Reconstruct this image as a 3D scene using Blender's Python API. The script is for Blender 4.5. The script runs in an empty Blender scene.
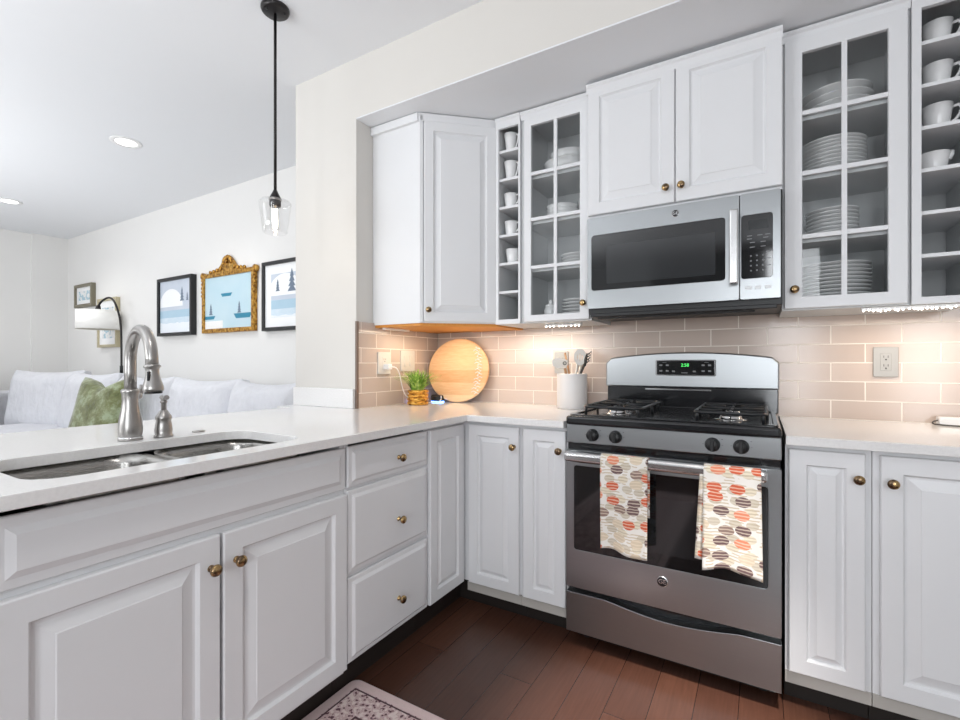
import bpy, bmesh, math, random
from mathutils import Vector, Matrix
random.seed(7)
PI = math.pi
FZ = 0.045            # floor level
CZ = 0.914            # worktop level
CEIL = 2.67
D = bpy.data
scene = bpy.context.scene
col = scene.collection

# ------------------------------------------------------------------ camera, world, lights
cam_d = D.cameras.new('camera'); cam = D.objects.new('camera', cam_d); col.objects.link(cam)
cam_d.sensor_width = 36.0; cam_d.lens = 36.0 * 472.8 / 960.0
cam_d.shift_y = 3.7 / 960.0
cam_d.clip_start = 0.02
cam.location = (0, 0, 1.139)
cam.rotation_euler = (PI / 2, 0, 0.5366)
scene.camera = cam

world = D.worlds.new('world'); scene.world = world; world.use_nodes = True
wb = world.node_tree.nodes['Background']
wb.inputs[0].default_value = (0.93, 0.965, 1.0, 1); wb.inputs[1].default_value = 0.55

def light(name, kind, loc, energy, color=(1, 1, 1), size=0.1, size_y=None, rot=(0, 0, 0), spot=None, blend=0.5):
    l = D.lights.new(name, kind); o = D.objects.new(name, l); col.objects.link(o)
    o.location = loc; o.rotation_euler = rot; l.energy = energy; l.color = color
    if kind == 'AREA':
        l.size = size
        if size_y: l.shape = 'RECTANGLE'; l.size_y = size_y
    else:
        l.shadow_soft_size = size
        if kind == 'SPOT': l.spot_size = spot; l.spot_blend = blend
    return o
# daylight from the tall windows behind the camera
for wx in (0.35, 1.75):
    light('window_daylight', 'AREA', (wx, -3.0, 1.55), 36, (0.93, 0.965, 1.0), 0.55, 2.0, (math.radians(84), 0, math.radians(8)))
light('living_daylight', 'AREA', (-4.8, -3.0, 1.8), 40, (0.97, 0.985, 1.0), 3.0, 1.9, (math.radians(80), 0, 0))
# unseen fill lamps, added and aimed up to brighten the ceiling
light('ceiling_fill', 'AREA', (-2.3, -1.4, 1.35), 58, (0.95, 0.98, 1), 1.2, 1.2, (math.radians(165), 0, 0))
light('living_ceiling_fill', 'AREA', (-5.0, -0.2, 1.2), 38, (0.97, 0.99, 1), 2.0, 1.6, (math.radians(172), 0, 0))
# recessed ceiling lamps over the kitchen floor and in the living room
light('kitchen_spot', 'SPOT', (0.35, 0.95, 2.62), 560, (1, 0.94, 0.88), 0.05, rot=Vector((-0.50, 0.42, -2.57)).to_track_quat('-Z', 'Y').to_euler(), spot=math.radians(27), blend=0.8)  # added aimed spot, stands in for the sun patch on the floor
light('kitchen_spot', 'SPOT', (-0.55, 0.2, 2.62), 22, (1, 0.97, 0.94), 0.07, rot=(0, 0, 0), spot=math.radians(120), blend=0.8)
for x, y in ((-3.77, 1.556), (-6.084, 1.558)):
    light('living_downlight', 'SPOT', (x, y, 2.64), 22, (1, 0.97, 0.93), 0.07, spot=math.radians(140), blend=0.8)
# under-cabinet lamps
light('under_cabinet_light', 'AREA', (-1.60, 1.98, 1.318), 0.75, (1, 0.84, 0.64), 0.03, 0.24)
light('under_cabinet_light', 'AREA', (-1.35, 2.20, 1.318), 0.75, (1, 0.80, 0.58), 0.36, 0.03)
light('under_cabinet_light', 'AREA', (-0.97, 2.27, 1.318), 0.95, (1, 0.85, 0.68), 0.34, 0.03)
light('under_cabinet_light', 'AREA', (0.52, 2.20, 1.318), 1.5, (1, 0.84, 0.68), 0.5, 0.03)

vs = scene.view_settings
vs.view_transform = 'Standard'; vs.look = 'None'; vs.gamma = 1.0; vs.use_curve_mapping = False
vs.exposure = 0.10
scene.cycles.max_bounces = 8; scene.cycles.diffuse_bounces = 4; scene.cycles.transparent_max_bounces = 16
scene.cycles.sample_clamp_indirect = 4.0

# ------------------------------------------------------------------ materials
def srgb(r, g, b):
    f = lambda c: (c / 255) / 12.92 if c / 255 <= 0.04045 else ((c / 255 + 0.055) / 1.055) ** 2.4
    return (f(r), f(g), f(b), 1)
class NT:
    def __init__(s, m):
        s.t = m.node_tree; s.n = s.t.nodes; s.b = s.n['Principled BSDF']
    def new(s, typ, **kw):
        n = s.n.new(typ)
        for k, v in kw.items():
            if isinstance(k, str) and hasattr(n, k): setattr(n, k, v)
        return n
    def l(s, a, b): s.t.links.new(a, b)
    def math(s, op, a, b=None):
        n = s.n.new('ShaderNodeMath'); n.operation = op
        for i, v in enumerate((a, b)):
            if v is None: continue
            if isinstance(v, (int, float)): n.inputs[i].default_value = v
            else: s.l(v, n.inputs[i])
        return n.outputs[0]
    def mix(s, fac, a, b):
        n = s.n.new('ShaderNodeMix'); n.data_type = 'RGBA'
        for i, v in ((0, fac), (6, a), (7, b)):
            if isinstance(v, (int, float)): n.inputs[i].default_value = v
            elif isinstance(v, tuple): n.inputs[i].default_value = v
            else: s.l(v, n.inputs[i])
        return n.outputs[2]
    def noise(s, vec, scale, detail=3.0, rough=0.5):
        n = s.n.new('ShaderNodeTexNoise'); n.inputs['Scale'].default_value = scale; n.inputs['Detail'].default_value = detail
        n.inputs['Roughness'].default_value = rough
        if vec is not None: s.l(vec, n.inputs['Vector'])
        return n.outputs[0]
    def obj(s): return s.n.new('ShaderNodeTexCoord').outputs['Object']
    def uv(s): return s.n.new('ShaderNodeTexCoord').outputs['UV']
    def sep(s, v):
        n = s.n.new('ShaderNodeSeparateXYZ'); s.l(v, n.inputs[0]); return n.outputs
    def comb(s, x, y, z=0.0):
        n = s.n.new('ShaderNodeCombineXYZ')
        for i, v in enumerate((x, y, z)):
            if isinstance(v, (int, float)): n.inputs[i].default_value = v
            else: s.l(v, n.inputs[i])
        return n.outputs[0]
    def mapping(s, v, scale=(1, 1, 1), loc=(0, 0, 0), rot=(0, 0, 0)):
        n = s.n.new('ShaderNodeMapping'); s.l(v, n.inputs[0]); n.inputs[1].default_value = loc; n.inputs[2].default_value = rot; n.inputs[3].default_value = scale
        return n.outputs[0]
    def bump(s, h, strength=0.3, dist=0.002):
        n = s.n.new('ShaderNodeBump'); n.inputs['Strength'].default_value = strength; n.inputs['Distance'].default_value = dist
        s.l(h, n.inputs['Height']); s.l(n.outputs[0], s.b.inputs['Normal'])
    def ramp(s, fac, stops, interp='LINEAR'):
        n = s.n.new('ShaderNodeValToRGB'); n.color_ramp.interpolation = interp
        e = n.color_ramp.elements
        while len(e) < len(stops): e.new(0.5)
        for i, (p, c) in enumerate(stops): e[i].position = p; e[i].color = c
        s.l(fac, n.inputs[0]); return n.outputs[0]
def mat(name, color, rough=0.5, metal=0.0, coat=0.0, emit=None, estr=0.0, noise=0.0, nscale=8.0, spec=None):
    m = D.materials.new(name); m.use_nodes = True; t = NT(m); b = t.b
    b.inputs['Base Color'].default_value = color; b.inputs['Roughness'].default_value = rough; b.inputs['Metallic'].default_value = metal
    b.inputs['Coat Weight'].default_value = coat; b.inputs['Coat Roughness'].default_value = 0.08
    if spec is not None: b.inputs['Specular IOR Level'].default_value = spec
    if emit: b.inputs['Emission Color'].default_value = emit; b.inputs['Emission Strength'].default_value = estr
    if noise:
        f = t.noise(t.obj(), nscale)
        c2 = tuple(max(0, c * (1 - noise)) for c in color[:3]) + (1,)
        t.l(t.mix(f, color, c2), b.inputs['Base Color'])
    return m
M = {}
M['cabinet'] = mat('cabinet_paint', srgb(230, 231, 233), 0.36, noise=0.02)
M['cabinet_in'] = mat('cabinet_interior', srgb(208, 210, 211), 0.5, noise=0.03)
M['ceiling'] = mat('ceiling_paint', srgb(236, 238, 241), 0.9, noise=0.01)
M['wall'] = mat('wall_paint', srgb(232, 231, 229), 0.85, noise=0.015)
M['wall_warm'] = mat('wall_paint_warm', srgb(219, 216, 211), 0.85, noise=0.015)
M['wall_rear'] = mat('rear_wall_paint', srgb(150, 151, 152), 0.85, noise=0.02)
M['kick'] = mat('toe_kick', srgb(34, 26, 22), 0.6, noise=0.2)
M['frame_grey'] = mat('frame_rail_grey', srgb(190, 186, 180), 0.5, noise=0.1)  # greyer paint for the bottom rails
M['black'] = mat('black_enamel', srgb(22, 23, 26), 0.16, coat=0.4, noise=0.1)
M['black_matte'] = mat('black_plastic', srgb(26, 27, 29), 0.42, noise=0.1)
M['iron'] = mat('cast_iron', srgb(38, 40, 43), 0.36, noise=0.25, nscale=60)
M['black_glass'] = mat('black_glass', srgb(16, 17, 19), 0.05, coat=0.6, noise=0.05)
M['chrome'] = mat('chrome', (0.75, 0.75, 0.75, 1), 0.12, 1.0, noise=0.03)
M['nickel'] = mat('brushed_nickel', (0.43, 0.415, 0.40, 1), 0.31, 1.0, noise=0.15, nscale=30)
M['bronze'] = mat('dark_bronze', srgb(52, 50, 50), 0.35, 0.7, noise=0.1)
M['ceramic'] = mat('white_ceramic', srgb(240, 240, 240), 0.16, coat=0.3, noise=0.01)
M['crock'] = mat('crock_ceramic', srgb(236, 233, 232), 0.3, noise=0.02)
M['plastic'] = mat('white_plastic', srgb(240, 240, 240), 0.35, noise=0.01)
M['plate_grey'] = mat('outlet_nickel', srgb(168, 165, 160), 0.35, 0.3, noise=0.03)
M['soft_white'] = mat('outlet_white', srgb(222, 219, 213), 0.4, noise=0.02)
M['dark_line'] = mat('dark_line', srgb(60, 58, 56), 0.5, noise=0.05)
M['trim_dark'] = mat('tile_edge_trim', srgb(120, 100, 88), 0.4, noise=0.1)
M['bulb'] = mat('bulb_glow', (1, 0.9, 0.75, 1), 0.4, emit=(1, 0.80, 0.55, 1), estr=26)
M['lamp_disc'] = mat('lamp_disc', (1, 1, 1, 1), 0.4, emit=(1, 0.98, 0.95, 1), estr=5)
M['led'] = mat('led_bulb', (1, 1, 1, 1), 0.4, emit=(1, 0.95, 0.85, 1), estr=9)
M['blue'] = mat('blue_light', (0.1, 0.3, 1, 1), 0.4, emit=(0.10, 0.35, 1.0, 1), estr=9)
M['green_led'] = mat('green_digits', (0.1, 1, 0.2, 1), 0.4, emit=(0.08, 0.9, 0.15, 1), estr=1.0)
M['mark'] = mat('panel_marks', srgb(130, 132, 134), 0.5, noise=0.02)
M['key_light'] = mat('white_keys', srgb(238, 240, 242), 0.4, noise=0.02)
M['shade'] = mat('lamp_shade_linen', srgb(250, 249, 245), 0.8, emit=(1, 0.97, 0.92, 1), estr=0.05)
M['silver_in'] = mat('logo_silver', (0.7, 0.7, 0.7, 1), 0.25, 1.0, noise=0.02)
M['logo_dark'] = mat('logo_dark', srgb(45, 45, 48), 0.3, 0.5, noise=0.05)
M['soil'] = mat('soil', srgb(50, 38, 24), 0.9, noise=0.3, nscale=80)

def stainless(name, base, rough, axis):      # brushed: streaks run along one axis
    m = D.materials.new(name); m.use_nodes = True; t = NT(m)
    t.b.inputs['Metallic'].default_value = 1.0
    sc = [60, 60, 60]; sc[axis] = 1.2
    n = t.noise(t.mapping(t.obj(), tuple(sc)), 12.0, 3)
    t.l(t.mix(n, tuple(c * 1.03 for c in base[:3]) + (1,), tuple(c * 0.95 for c in base[:3]) + (1,)), t.b.inputs['Base Color'])
    tg = t.n.new('ShaderNodeTangent'); tg.direction_type = 'RADIAL'; tg.axis = 'Z' if axis == 0 else 'Y'; t.l(tg.outputs[0], t.b.inputs['Tangent'])
    r = t.math('MULTIPLY_ADD', n, 0.06); r.node.inputs[2].default_value = rough - 0.03; t.l(r, t.b.inputs['Roughness'])
    t.b.inputs['Anisotropic'].default_value = 0.6
    return m
M['steel'] = stainless('stainless_steel', (0.38, 0.395, 0.405, 1), 0.31, 0)
M['steel_sink'] = stainless('sink_steel', (0.42, 0.41, 0.39, 1), 0.27, 1)
M['handle_steel'] = stainless('handle_steel', (0.66, 0.66, 0.66, 1), 0.2, 0)

def mk(name):
    m = D.materials.new(name); m.use_nodes = True; return m, NT(m)
# brass knobs with dark patina
m, t = mk('antique_brass'); t.b.inputs['Metallic'].default_value = 1; t.b.inputs['Roughness'].default_value = 0.24
t.l(t.ramp(t.noise(t.obj(), 45.0, 2), [(0.42, (0.50, 0.34, 0.16, 1)), (0.58, (0.16, 0.11, 0.07, 1))]), t.b.inputs['Base Color']); M['brass'] = m
# quartz
m, t = mk('white_quartz'); t.b.inputs['Roughness'].default_value = 0.10; t.b.inputs['Specular IOR Level'].default_value = 0.55
n = t.noise(t.obj(), 140.0, 2); n2 = t.noise(t.obj(), 2.5, 4)
t.l(t.mix(t.math('MULTIPLY', n2, 0.3), t.ramp(n, [(0.3, srgb(234, 233, 232)), (0.6, srgb(240, 239, 238))]), srgb(230, 229, 228)), t.b.inputs['Base Color']); M['quartz'] = m
# tile: running bond; a = which object axis runs along the wall
def tile_mat(name, axis, origin):
    m, t = mk(name); o = t.sep(t.obj())
    v = t.comb(t.math('SUBTRACT', o[axis], origin - 0.1107), t.math('SUBTRACT', o[2], CZ))
    b = t.n.new('ShaderNodeTexBrick'); t.l(v, b.inputs['Vector'])
    b.offset = 0.5; b.offset_frequency = 2; b.squash = 1.0
    b.inputs['Color1'].default_value = srgb(206, 189, 178); b.inputs['Color2'].default_value = srgb(197, 180, 169)
    b.inputs['Mortar'].default_value = srgb(250, 242, 232)
    b.inputs['Scale'].default_value = 1.0; b.inputs['Mortar Size'].default_value = 0.0022; b.inputs['Mortar Smooth'].default_value = 0.1
    b.inputs['Bias'].default_value = 0.0; b.inputs['Brick Width'].default_value = 0.2214; b.inputs['Row Height'].default_value = 0.0763
    gr = t.noise(t.mapping(t.obj(), (3, 3, 60)), 4.0, 3)
    c = t.mix(t.math('MULTIPLY', gr, 0.22), b.outputs['Color'], srgb(190, 178, 170))
    t.l(c, t.b.inputs['Base Color'])
    t.l(t.math('MULTIPLY_ADD', b.outputs['Fac'], 0.5), t.b.inputs['Roughness']); t.b.inputs['Roughness'].links[0].from_node.inputs[2].default_value = 0.16
    t.bump(t.math('SUBTRACT', 1.0, b.outputs['Fac']), 0.5, 0.002)
    return m
M['tile_back'] = tile_mat('backsplash_tile_back', 0, -1.3049)
M['tile_left'] = tile_mat('backsplash_tile_left', 1, 1.854)
# dark hardwood planks running along Y
m, t = mk('dark_hardwood'); o = t.sep(t.obj())
v = t.comb(t.math('ADD', o[1], 7.3), t.math('ADD', o[0], 0.55 + 0.122 * 80))
b = t.n.new('ShaderNodeTexBrick'); t.l(v, b.inputs['Vector']); b.offset = 0.37; b.offset_frequency = 3
b.inputs['Scale'].default_value = 1; b.inputs['Brick Width'].default_value = 1.15; b.inputs['Row Height'].default_value = 0.122
b.inputs['Mortar Size'].default_value = 0.0012; b.inputs['Mortar Smooth'].default_value = 0.2
b.inputs['Color1'].default_value = srgb(98, 65, 51); b.inputs['Color2'].default_value = srgb(84, 55, 44); b.inputs['Mortar'].default_value = srgb(22, 12, 9)
g = t.noise(t.mapping(t.obj(), (38, 2.2, 1)), 3.0, 5, 0.6)
sc_ = t.noise(t.mapping(t.obj(), (9, 30, 1)), 1.0, 2)
c = t.mix(t.math('MULTIPLY', g, 0.75), b.outputs['Color'], srgb(58, 37, 29))
t.l(c, t.b.inputs['Base Color']); t.b.inputs['Roughness'].default_value = 0.27
t.bump(t.math('MULTIPLY_ADD', sc_, 0.5, ), 0.25, 0.004); M['floor'] = m
# rug
m, t = mk('rug_pattern'); o = t.obj(); s = t.sep(o)     # object origin at the rug's centre
ax = t.math('ABSOLUTE', s[0]); ay = t.math('ABSOLUTE', s[1])
dx = t.math('SUBTRACT', 0.38, ax); dy = t.math('SUBTRACT', 0.95, ay); dd = t.math('MINIMUM', dx, dy)
n1 = t.noise(o, 26.0, 5, 0.65); n2 = t.noise(o, 75.0, 4, 0.7)
vo = t.n.new('ShaderNodeTexVoronoi'); t.l(o, vo.inputs['Vector']); vo.inputs['Scale'].default_value = 75; vo.feature = 'SMOOTH_F1'
field = t.ramp(t.math('ADD', t.math('MULTIPLY', n1, 0.6), t.math('MULTIPLY', n2, 0.4)), [(0.40, srgb(96, 66, 72)), (0.46, srgb(168, 132, 134)), (0.53, srgb(208, 184, 180)), (0.62, srgb(224, 206, 202))])
bord = t.ramp(t.math('ADD', t.math('MULTIPLY', vo.outputs['Distance'], 0.7), t.math('MULTIPLY', n2, 0.6)), [(0.42, srgb(92, 62, 70)), (0.49, srgb(160, 124, 128)), (0.54, srgb(222, 204, 200)), (0.62, srgb(190, 158, 158)), (0.70, srgb(226, 210, 206))])
edge = t.mix(t.math('MULTIPLY', n2, 0.4), srgb(226, 204, 202), srgb(186, 160, 160))
c = t.mix(t.math('GREATER_THAN', dd, 0.135), bord, field)
c = t.mix(t.math('LESS_THAN', t.math('ABSOLUTE', t.math('SUBTRACT', dd, 0.135)), 0.004), c, srgb(80, 55, 60))
c = t.mix(t.math('LESS_THAN', t.math('ABSOLUTE', t.math('SUBTRACT', dd, 0.042)), 0.003), c, srgb(80, 55, 60))
c = t.mix(t.math('LESS_THAN', dd, 0.036), c, edge)
t.l(c, t.b.inputs['Base Color']); t.b.inputs['Roughness'].default_value = 0.95; t.bump(n2, 0.5, 0.004); M['rug'] = m
# pumpkin print towel (UV in metres)
m, t = mk('printed_cotton'); uv = t.uv()
def blobs(scale, off, w=0.62):
    v = t.mapping(uv, (1.0 * scale, 1.35 * scale, 1), off)
    vo = t.n.new('ShaderNodeTexVoronoi'); vo.voronoi_dimensions = '2D'; t.l(v, vo.inputs['Vector']); vo.inputs['Scale'].default_value = 1; vo.inputs['Randomness'].default_value = 0.55
    return vo.outputs['Distance'], t.sep(vo.outputs['Color'])[0], v
d1, r1, v1 = blobs(16.5, (0.3, 0.2, 0))
wob = t.math('MULTIPLY', t.noise(uv, 60.0, 2), 0.05)
inside = t.math('LESS_THAN', t.math('ADD', d1, wob), 0.385)
colr = t.ramp(r1, [(0.0, srgb(210, 98, 66)), (0.26, srgb(226, 140, 108)), (0.46, srgb(112, 88, 88)), (0.72, srgb(216, 200, 176)), (0.90, srgb(146, 122, 112))], 'CONSTANT')
wv = t.n.new('ShaderNodeTexWave'); t.l(t.mapping(uv, (1, 1, 1)), wv.inputs['Vector']); wv.inputs['Scale'].default_value = 30; wv.inputs['Distortion'].default_value = 3.0; wv.bands_direction = 'Y'
wl = t.math('GREATER_THAN', wv.outputs['Fac'], 0.72)
ground = t.mix(t.math('MULTIPLY', wl, t.math('GREATER_THAN', t.noise(uv, 28.0, 1), 0.5)), srgb(236, 232, 226), srgb(206, 190, 166))
body = t.mix(t.math('MULTIPLY', wl, 0.55), colr, srgb(240, 225, 205))
d2, r2, v2 = blobs(19.0, (3.7, 1.9, 0))
pale = t.mix(t.math('MULTIPLY', wl, 0.6), t.ramp(r2, [(0.0, srgb(226, 214, 190)), (0.5, srgb(206, 196, 178))], 'CONSTANT'), srgb(176, 158, 132))
ground = t.mix(t.math('MULTIPLY', t.math('LESS_THAN', t.math('ADD', d2, wob), 0.36), 0.85), ground, pale)
t.l(t.mix(inside, ground, body), t.b.inputs['Base Color']); t.b.inputs['Roughness'].default_value = 0.9; t.bump(t.noise(uv, 900.0, 2), 0.3, 0.001); M['towel'] = m
# cutting board wood: horizontal glued staves
m, t = mk('board_wood'); o = t.obj(); s = t.sep(o)
stave = t.math('FLOOR', t.math('MULTIPLY', t.math('ADD', s[2], 0.5), 14.0))
wn = t.n.new('ShaderNodeTexWhiteNoise'); wn.noise_dimensions = '1D'; t.l(stave, wn.inputs['W'])
g = t.noise(t.mapping(o, (3, 3, 26)), 5.0, 5, 0.65)
f = t.math('ADD', t.math('MULTIPLY', wn.outputs[0], 0.55), t.math('MULTIPLY', g, 0.6))
t.l(t.ramp(f, [(0.15, srgb(250, 224, 186)), (0.5, srgb(243, 205, 160)), (0.85, srgb(222, 170, 120))]), t.b.inputs['Base Color'])
t.b.inputs['Roughness'].default_value = 0.45; M['board'] = m
m, t = mk('raw_wood_underside'); t.l(t.mix(t.noise(t.mapping(t.obj(), (3, 30, 1)), 4.0, 4), srgb(226, 158, 66), srgb(196, 122, 40)), t.b.inputs['Base Color']); M['rawwood'] = m
m, t = mk('utensil_wood'); t.l(t.mix(t.noise(t.mapping(t.obj(), (40, 40, 4)), 3.0, 3), srgb(190, 150, 110), srgb(120, 80, 50)), t.b.inputs['Base Color']); M['spoonwood'] = m
# gilt bamboo pot / gilt mirror frame
m, t = mk('gilt'); t.b.inputs['Metallic'].default_value = 0.75; t.b.inputs['Roughness'].default_value = 0.35
t.l(t.ramp(t.noise(t.obj(), 40.0, 4), [(0.35, srgb(112, 70, 24)), (0.55, srgb(196, 146, 62)), (0.75, srgb(232, 196, 120))]), t.b.inputs['Base Color']); t.bump(t.noise(t.obj(), 60.0, 3), 0.5, 0.004); M['gilt'] = m
m, t = mk('gold_pot'); t.b.inputs['Metallic'].default_value = 0.55; t.b.inputs['Roughness'].default_value = 0.3
t.l(t.ramp(t.noise(t.mapping(t.obj(), (30, 30, 60)), 1.4, 3), [(0.35, srgb(120, 74, 20)), (0.5, srgb(214, 154, 58)), (0.7, srgb(244, 200, 104))]), t.b.inputs['Base Color']); M['goldpot'] = m
m, t = mk('grass_leaf'); t.l(t.ramp(t.noise(t.obj(), 30.0, 2), [(0.32, srgb(72, 128, 44)), (0.5, srgb(140, 184, 70)), (0.66, srgb(214, 228, 140))]), t.b.inputs['Base Color']); t.b.inputs['Roughness'].default_value = 0.5; M['leaf'] = m
# fabrics
m, t = mk('sofa_linen'); t.l(t.mix(t.noise(t.obj(), 14.0, 4), srgb(226, 227, 231), srgb(212, 213, 219)), t.b.inputs['Base Color']); t.b.inputs['Roughness'].default_value = 0.95
t.bump(t.noise(t.mapping(t.obj(), (5, 5, 2.5)), 2.2, 3), 0.55, 0.05); M['linen'] = m
m, t = mk('green_velvet'); t.l(t.ramp(t.noise(t.obj(), 9.0, 5, 0.7), [(0.36, srgb(92, 98, 58)), (0.5, srgb(122, 128, 84)), (0.62, srgb(160, 172, 140))]), t.b.inputs['Base Color']); t.b.inputs['Roughness'].default_value = 0.85
t.b.inputs['Sheen Weight'].default_value = 0.5; t.bump(t.noise(t.obj(), 20.0, 3), 0.5, 0.02); M['velvet'] = m
# glass that lets light straight through
def clear_glass(name, tint, refl=0.08):
    m, t = mk(name); out = t.n['Material Output']
    tr = t.n.new('ShaderNodeBsdfTransparent'); tr.inputs[0].default_value = tint
    gl = t.n.new('ShaderNodeBsdfGlossy'); gl.inputs['Roughness'].default_value = 0.03
    fr = t.n.new('ShaderNodeLayerWeight'); fr.inputs[0].default_value = 0.25
    fac = t.math('MULTIPLY_ADD', fr.outputs['Facing'], 0.10); fac.node.inputs[2].default_value = refl
    mx = t.n.new('ShaderNodeMixShader'); t.l(fac, mx.inputs[0]); t.l(tr.outputs[0], mx.inputs[1]); t.l(gl.outputs[0], mx.inputs[2]); t.l(mx.outputs[0], out.inputs[0])
    t.n.remove(t.b); return m
M['pane'] = clear_glass('cabinet_glass', (0.97, 0.975, 0.975, 1), 0.02)
M['clear'] = clear_glass('clear_glass', (0.985, 0.985, 0.985, 1), 0.05)
# pictures and the mirror's painted reflection: flat prints, object origin at its centre
def art_mat(name, kind):
    m, t = mk(name); s = t.sep(t.obj()); x, z = s[0], s[2]
    nz = t.noise(t.mapping(t.obj(), (3, 1, 9)), 3.0, 4)
    lake = t.mix(nz, srgb(184, 210, 226), srgb(226, 236, 244))
    sky = t.mix(t.noise(t.obj(), 5.0, 3), srgb(214, 222, 232), srgb(186, 196, 212))
    if kind == 'sketch': t.l(t.mix(t.math('GREATER_THAN', t.noise(t.obj(), 22.0, 3), 0.52), srgb(236, 238, 238), srgb(170, 200, 214)), t.b.inputs['Base Color'])
    else:
        if kind == 'mirror': sky = t.mix(t.noise(t.obj(), 4.0, 2), srgb(176, 208, 222), srgb(202, 222, 230)); lake = sky
        c = t.mix(t.math('GREATER_THAN', t.math('ADD', z, t.math('MULTIPLY', nz, 0.03)), -0.02), lake, sky)
        dome = t.math('ADD', t.math('POWER', t.math('DIVIDE', t.math('ADD', x, 0.08), 0.21), 2.0), t.math('POWER', t.math('DIVIDE', t.math('SUBTRACT', z, -0.0), 0.17), 2.0))
        if kind != 'mirror': c = t.mix(t.math('MULTIPLY', t.math('LESS_THAN', dome, 1.0), t.math('GREATER_THAN', z, 0.0)), c, srgb(246, 248, 250))
        band = t.math('LESS_THAN', t.math('ABSOLUTE', t.math('SUBTRACT', z, -0.07)), 0.035)
        if kind != 'mirror': c = t.mix(t.math('MULTIPLY', band, 0.8), c, srgb(164, 198, 218))
        snow = t.math('LESS_THAN', t.math('ADD', z, t.math('MULTIPLY', nz, 0.05)), -0.13)
        if kind != 'mirror': c = t.mix(snow, c, srgb(236, 242, 248))
        t.l(c, t.b.inputs['Base Color'])
    t.b.inputs['Roughness'].default_value = 0.12; return m
M['art_lake'] = art_mat('lake_print', 'lake'); M['art_mirror'] = art_mat('mirror_reflection_blue', 'mirror'); M['art_sketch'] = art_mat('sketch_print', 'sketch')
M['mat_board'] = mat('mat_board', srgb(244, 245, 246), 0.6, noise=0.01)
M['teal'] = mat('teal_paint', srgb(36, 134, 164), 0.4, noise=0.15); M['tree_ink'] = mat('blue_grey_ink', srgb(110, 126, 146), 0.6, noise=0.2)
M['gold_frame'] = mat('champagne_frame', srgb(196, 186, 156), 0.4, 0.3, noise=0.15); M['grey_frame'] = mat('grey_wood_frame', srgb(128, 122, 104), 0.5, noise=0.2)

# ------------------------------------------------------------------ mesh helpers
I4 = Matrix.Identity(4)
def frame(origin, u, w):
    """local x = u along the face, local y = up, local z = w out of the face"""
    u = Vector(u).normalized(); w = Vector(w).normalized(); v = Vector((0, 0, 1))
    m = Matrix((u, v, w)).transposed().to_4x4(); m.translation = Vector(origin); return m
def facing_room(x, y, z): return frame((x, y, z), (1, 0, 0), (0, -1, 0))     # on the back wall, looking at -Y
def facing_right(x, y, z): return frame((x, y, z), (0, 1, 0), (1, 0, 0))     # on the peninsula, looking at +X
def B(): return bmesh.new()
def box(bm, x0, x1, y0, y1, z0, z1, mx=I4, bev=0.0, seg=2):
    b2 = bmesh.new() if bev else bm
    vs_ = [b2.verts.new((x, y, z)) for x in (x0, x1) for y in (y0, y1) for z in (z0, z1)]
    q = lambda a, b, c, d: b2.faces.new((vs_[a], vs_[b], vs_[c], vs_[d]))
    q(0, 1, 3, 2); q(4, 6, 7, 5); q(0, 4, 5, 1); q(2, 3, 7, 6); q(0, 2, 6, 4); q(1, 5, 7, 3)
    if bev:
        bmesh.ops.bevel(b2, geom=list(b2.edges), offset=bev, segments=seg, affect='EDGES', profile=0.5)
        merge(bm, b2, mx)
    elif mx is not I4:
        bmesh.ops.transform(bm, matrix=mx, verts=vs_)
    return bm
def merge(bm, b2, mx=I4):
    vm = {v: bm.verts.new(mx @ v.co) for v in b2.verts}
    for f in b2.faces:
        try:
            nf = bm.faces.new([vm[v] for v in f.verts]); nf.smooth = f.smooth; nf.material_index = f.material_index
        except ValueError: pass
    b2.free(); return bm
def lathe(bm, prof, mx=I4, seg=32, smooth=True, sx=1.0, sy=1.0):
    """profile of (radius, height) round local z"""
    rings = []
    for r, h in prof:
        if r < 1e-6: rings.append([bm.verts.new(mx @ Vector((0, 0, h)))])
        else: rings.append([bm.verts.new(mx @ Vector((sx * r * math.cos(2 * PI * i / seg), sy * r * math.sin(2 * PI * i / seg), h))) for i in range(seg)])
    for a, b in zip(rings, rings[1:]):
        for i in range(seg):
            j = (i + 1) % seg
            if len(a) == 1 and len(b) == 1: continue
            if len(a) == 1: f = bm.faces.new((a[0], b[i], b[j]))
            elif len(b) == 1: f = bm.faces.new((a[i], a[j], b[0]))
            else: f = bm.faces.new((a[i], a[j], b[j], b[i]))
            f.smooth = smooth
    for r_, fl in ((rings[0], True), (rings[-1], False)):
        if len(r_) > 2: bm.faces.new(r_[::-1] if fl else r_)
    return bm
def tube(bm, pts, rad, seg=10, mx=I4, caps=True, closed=False):
    pts = [Vector(p) for p in pts]; n = len(pts); rads = rad if isinstance(rad, (list, tuple)) else [rad] * n
    rings = []; up = None
    for i, p in enumerate(pts):
        if closed: tg = (pts[(i + 1) % n] - pts[i - 1]).normalized()
        else: tg = (pts[min(i + 1, n - 1)] - pts[max(i - 1, 0)]).normalized()
        if up is None: up = tg.orthogonal().normalized()
        up = (up - tg * up.dot(tg)).normalized(); s_ = tg.cross(up)
        rings.append([bm.verts.new(mx @ (p + (up * math.cos(2 * PI * k / seg) + s_ * math.sin(2 * PI * k / seg)) * rads[i])) for k in range(seg)])
    prs = list(zip(rings, rings[1:])) + ([(rings[-1], rings[0])] if closed else [])
    for a, b in prs:
        for k in range(seg):
            f = bm.faces.new((a[k], a[(k + 1) % seg], b[(k + 1) % seg], b[k])); f.smooth = True
    if caps and not closed: bm.faces.new(rings[0][::-1]); bm.faces.new(rings[-1])
    return bm
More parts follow.
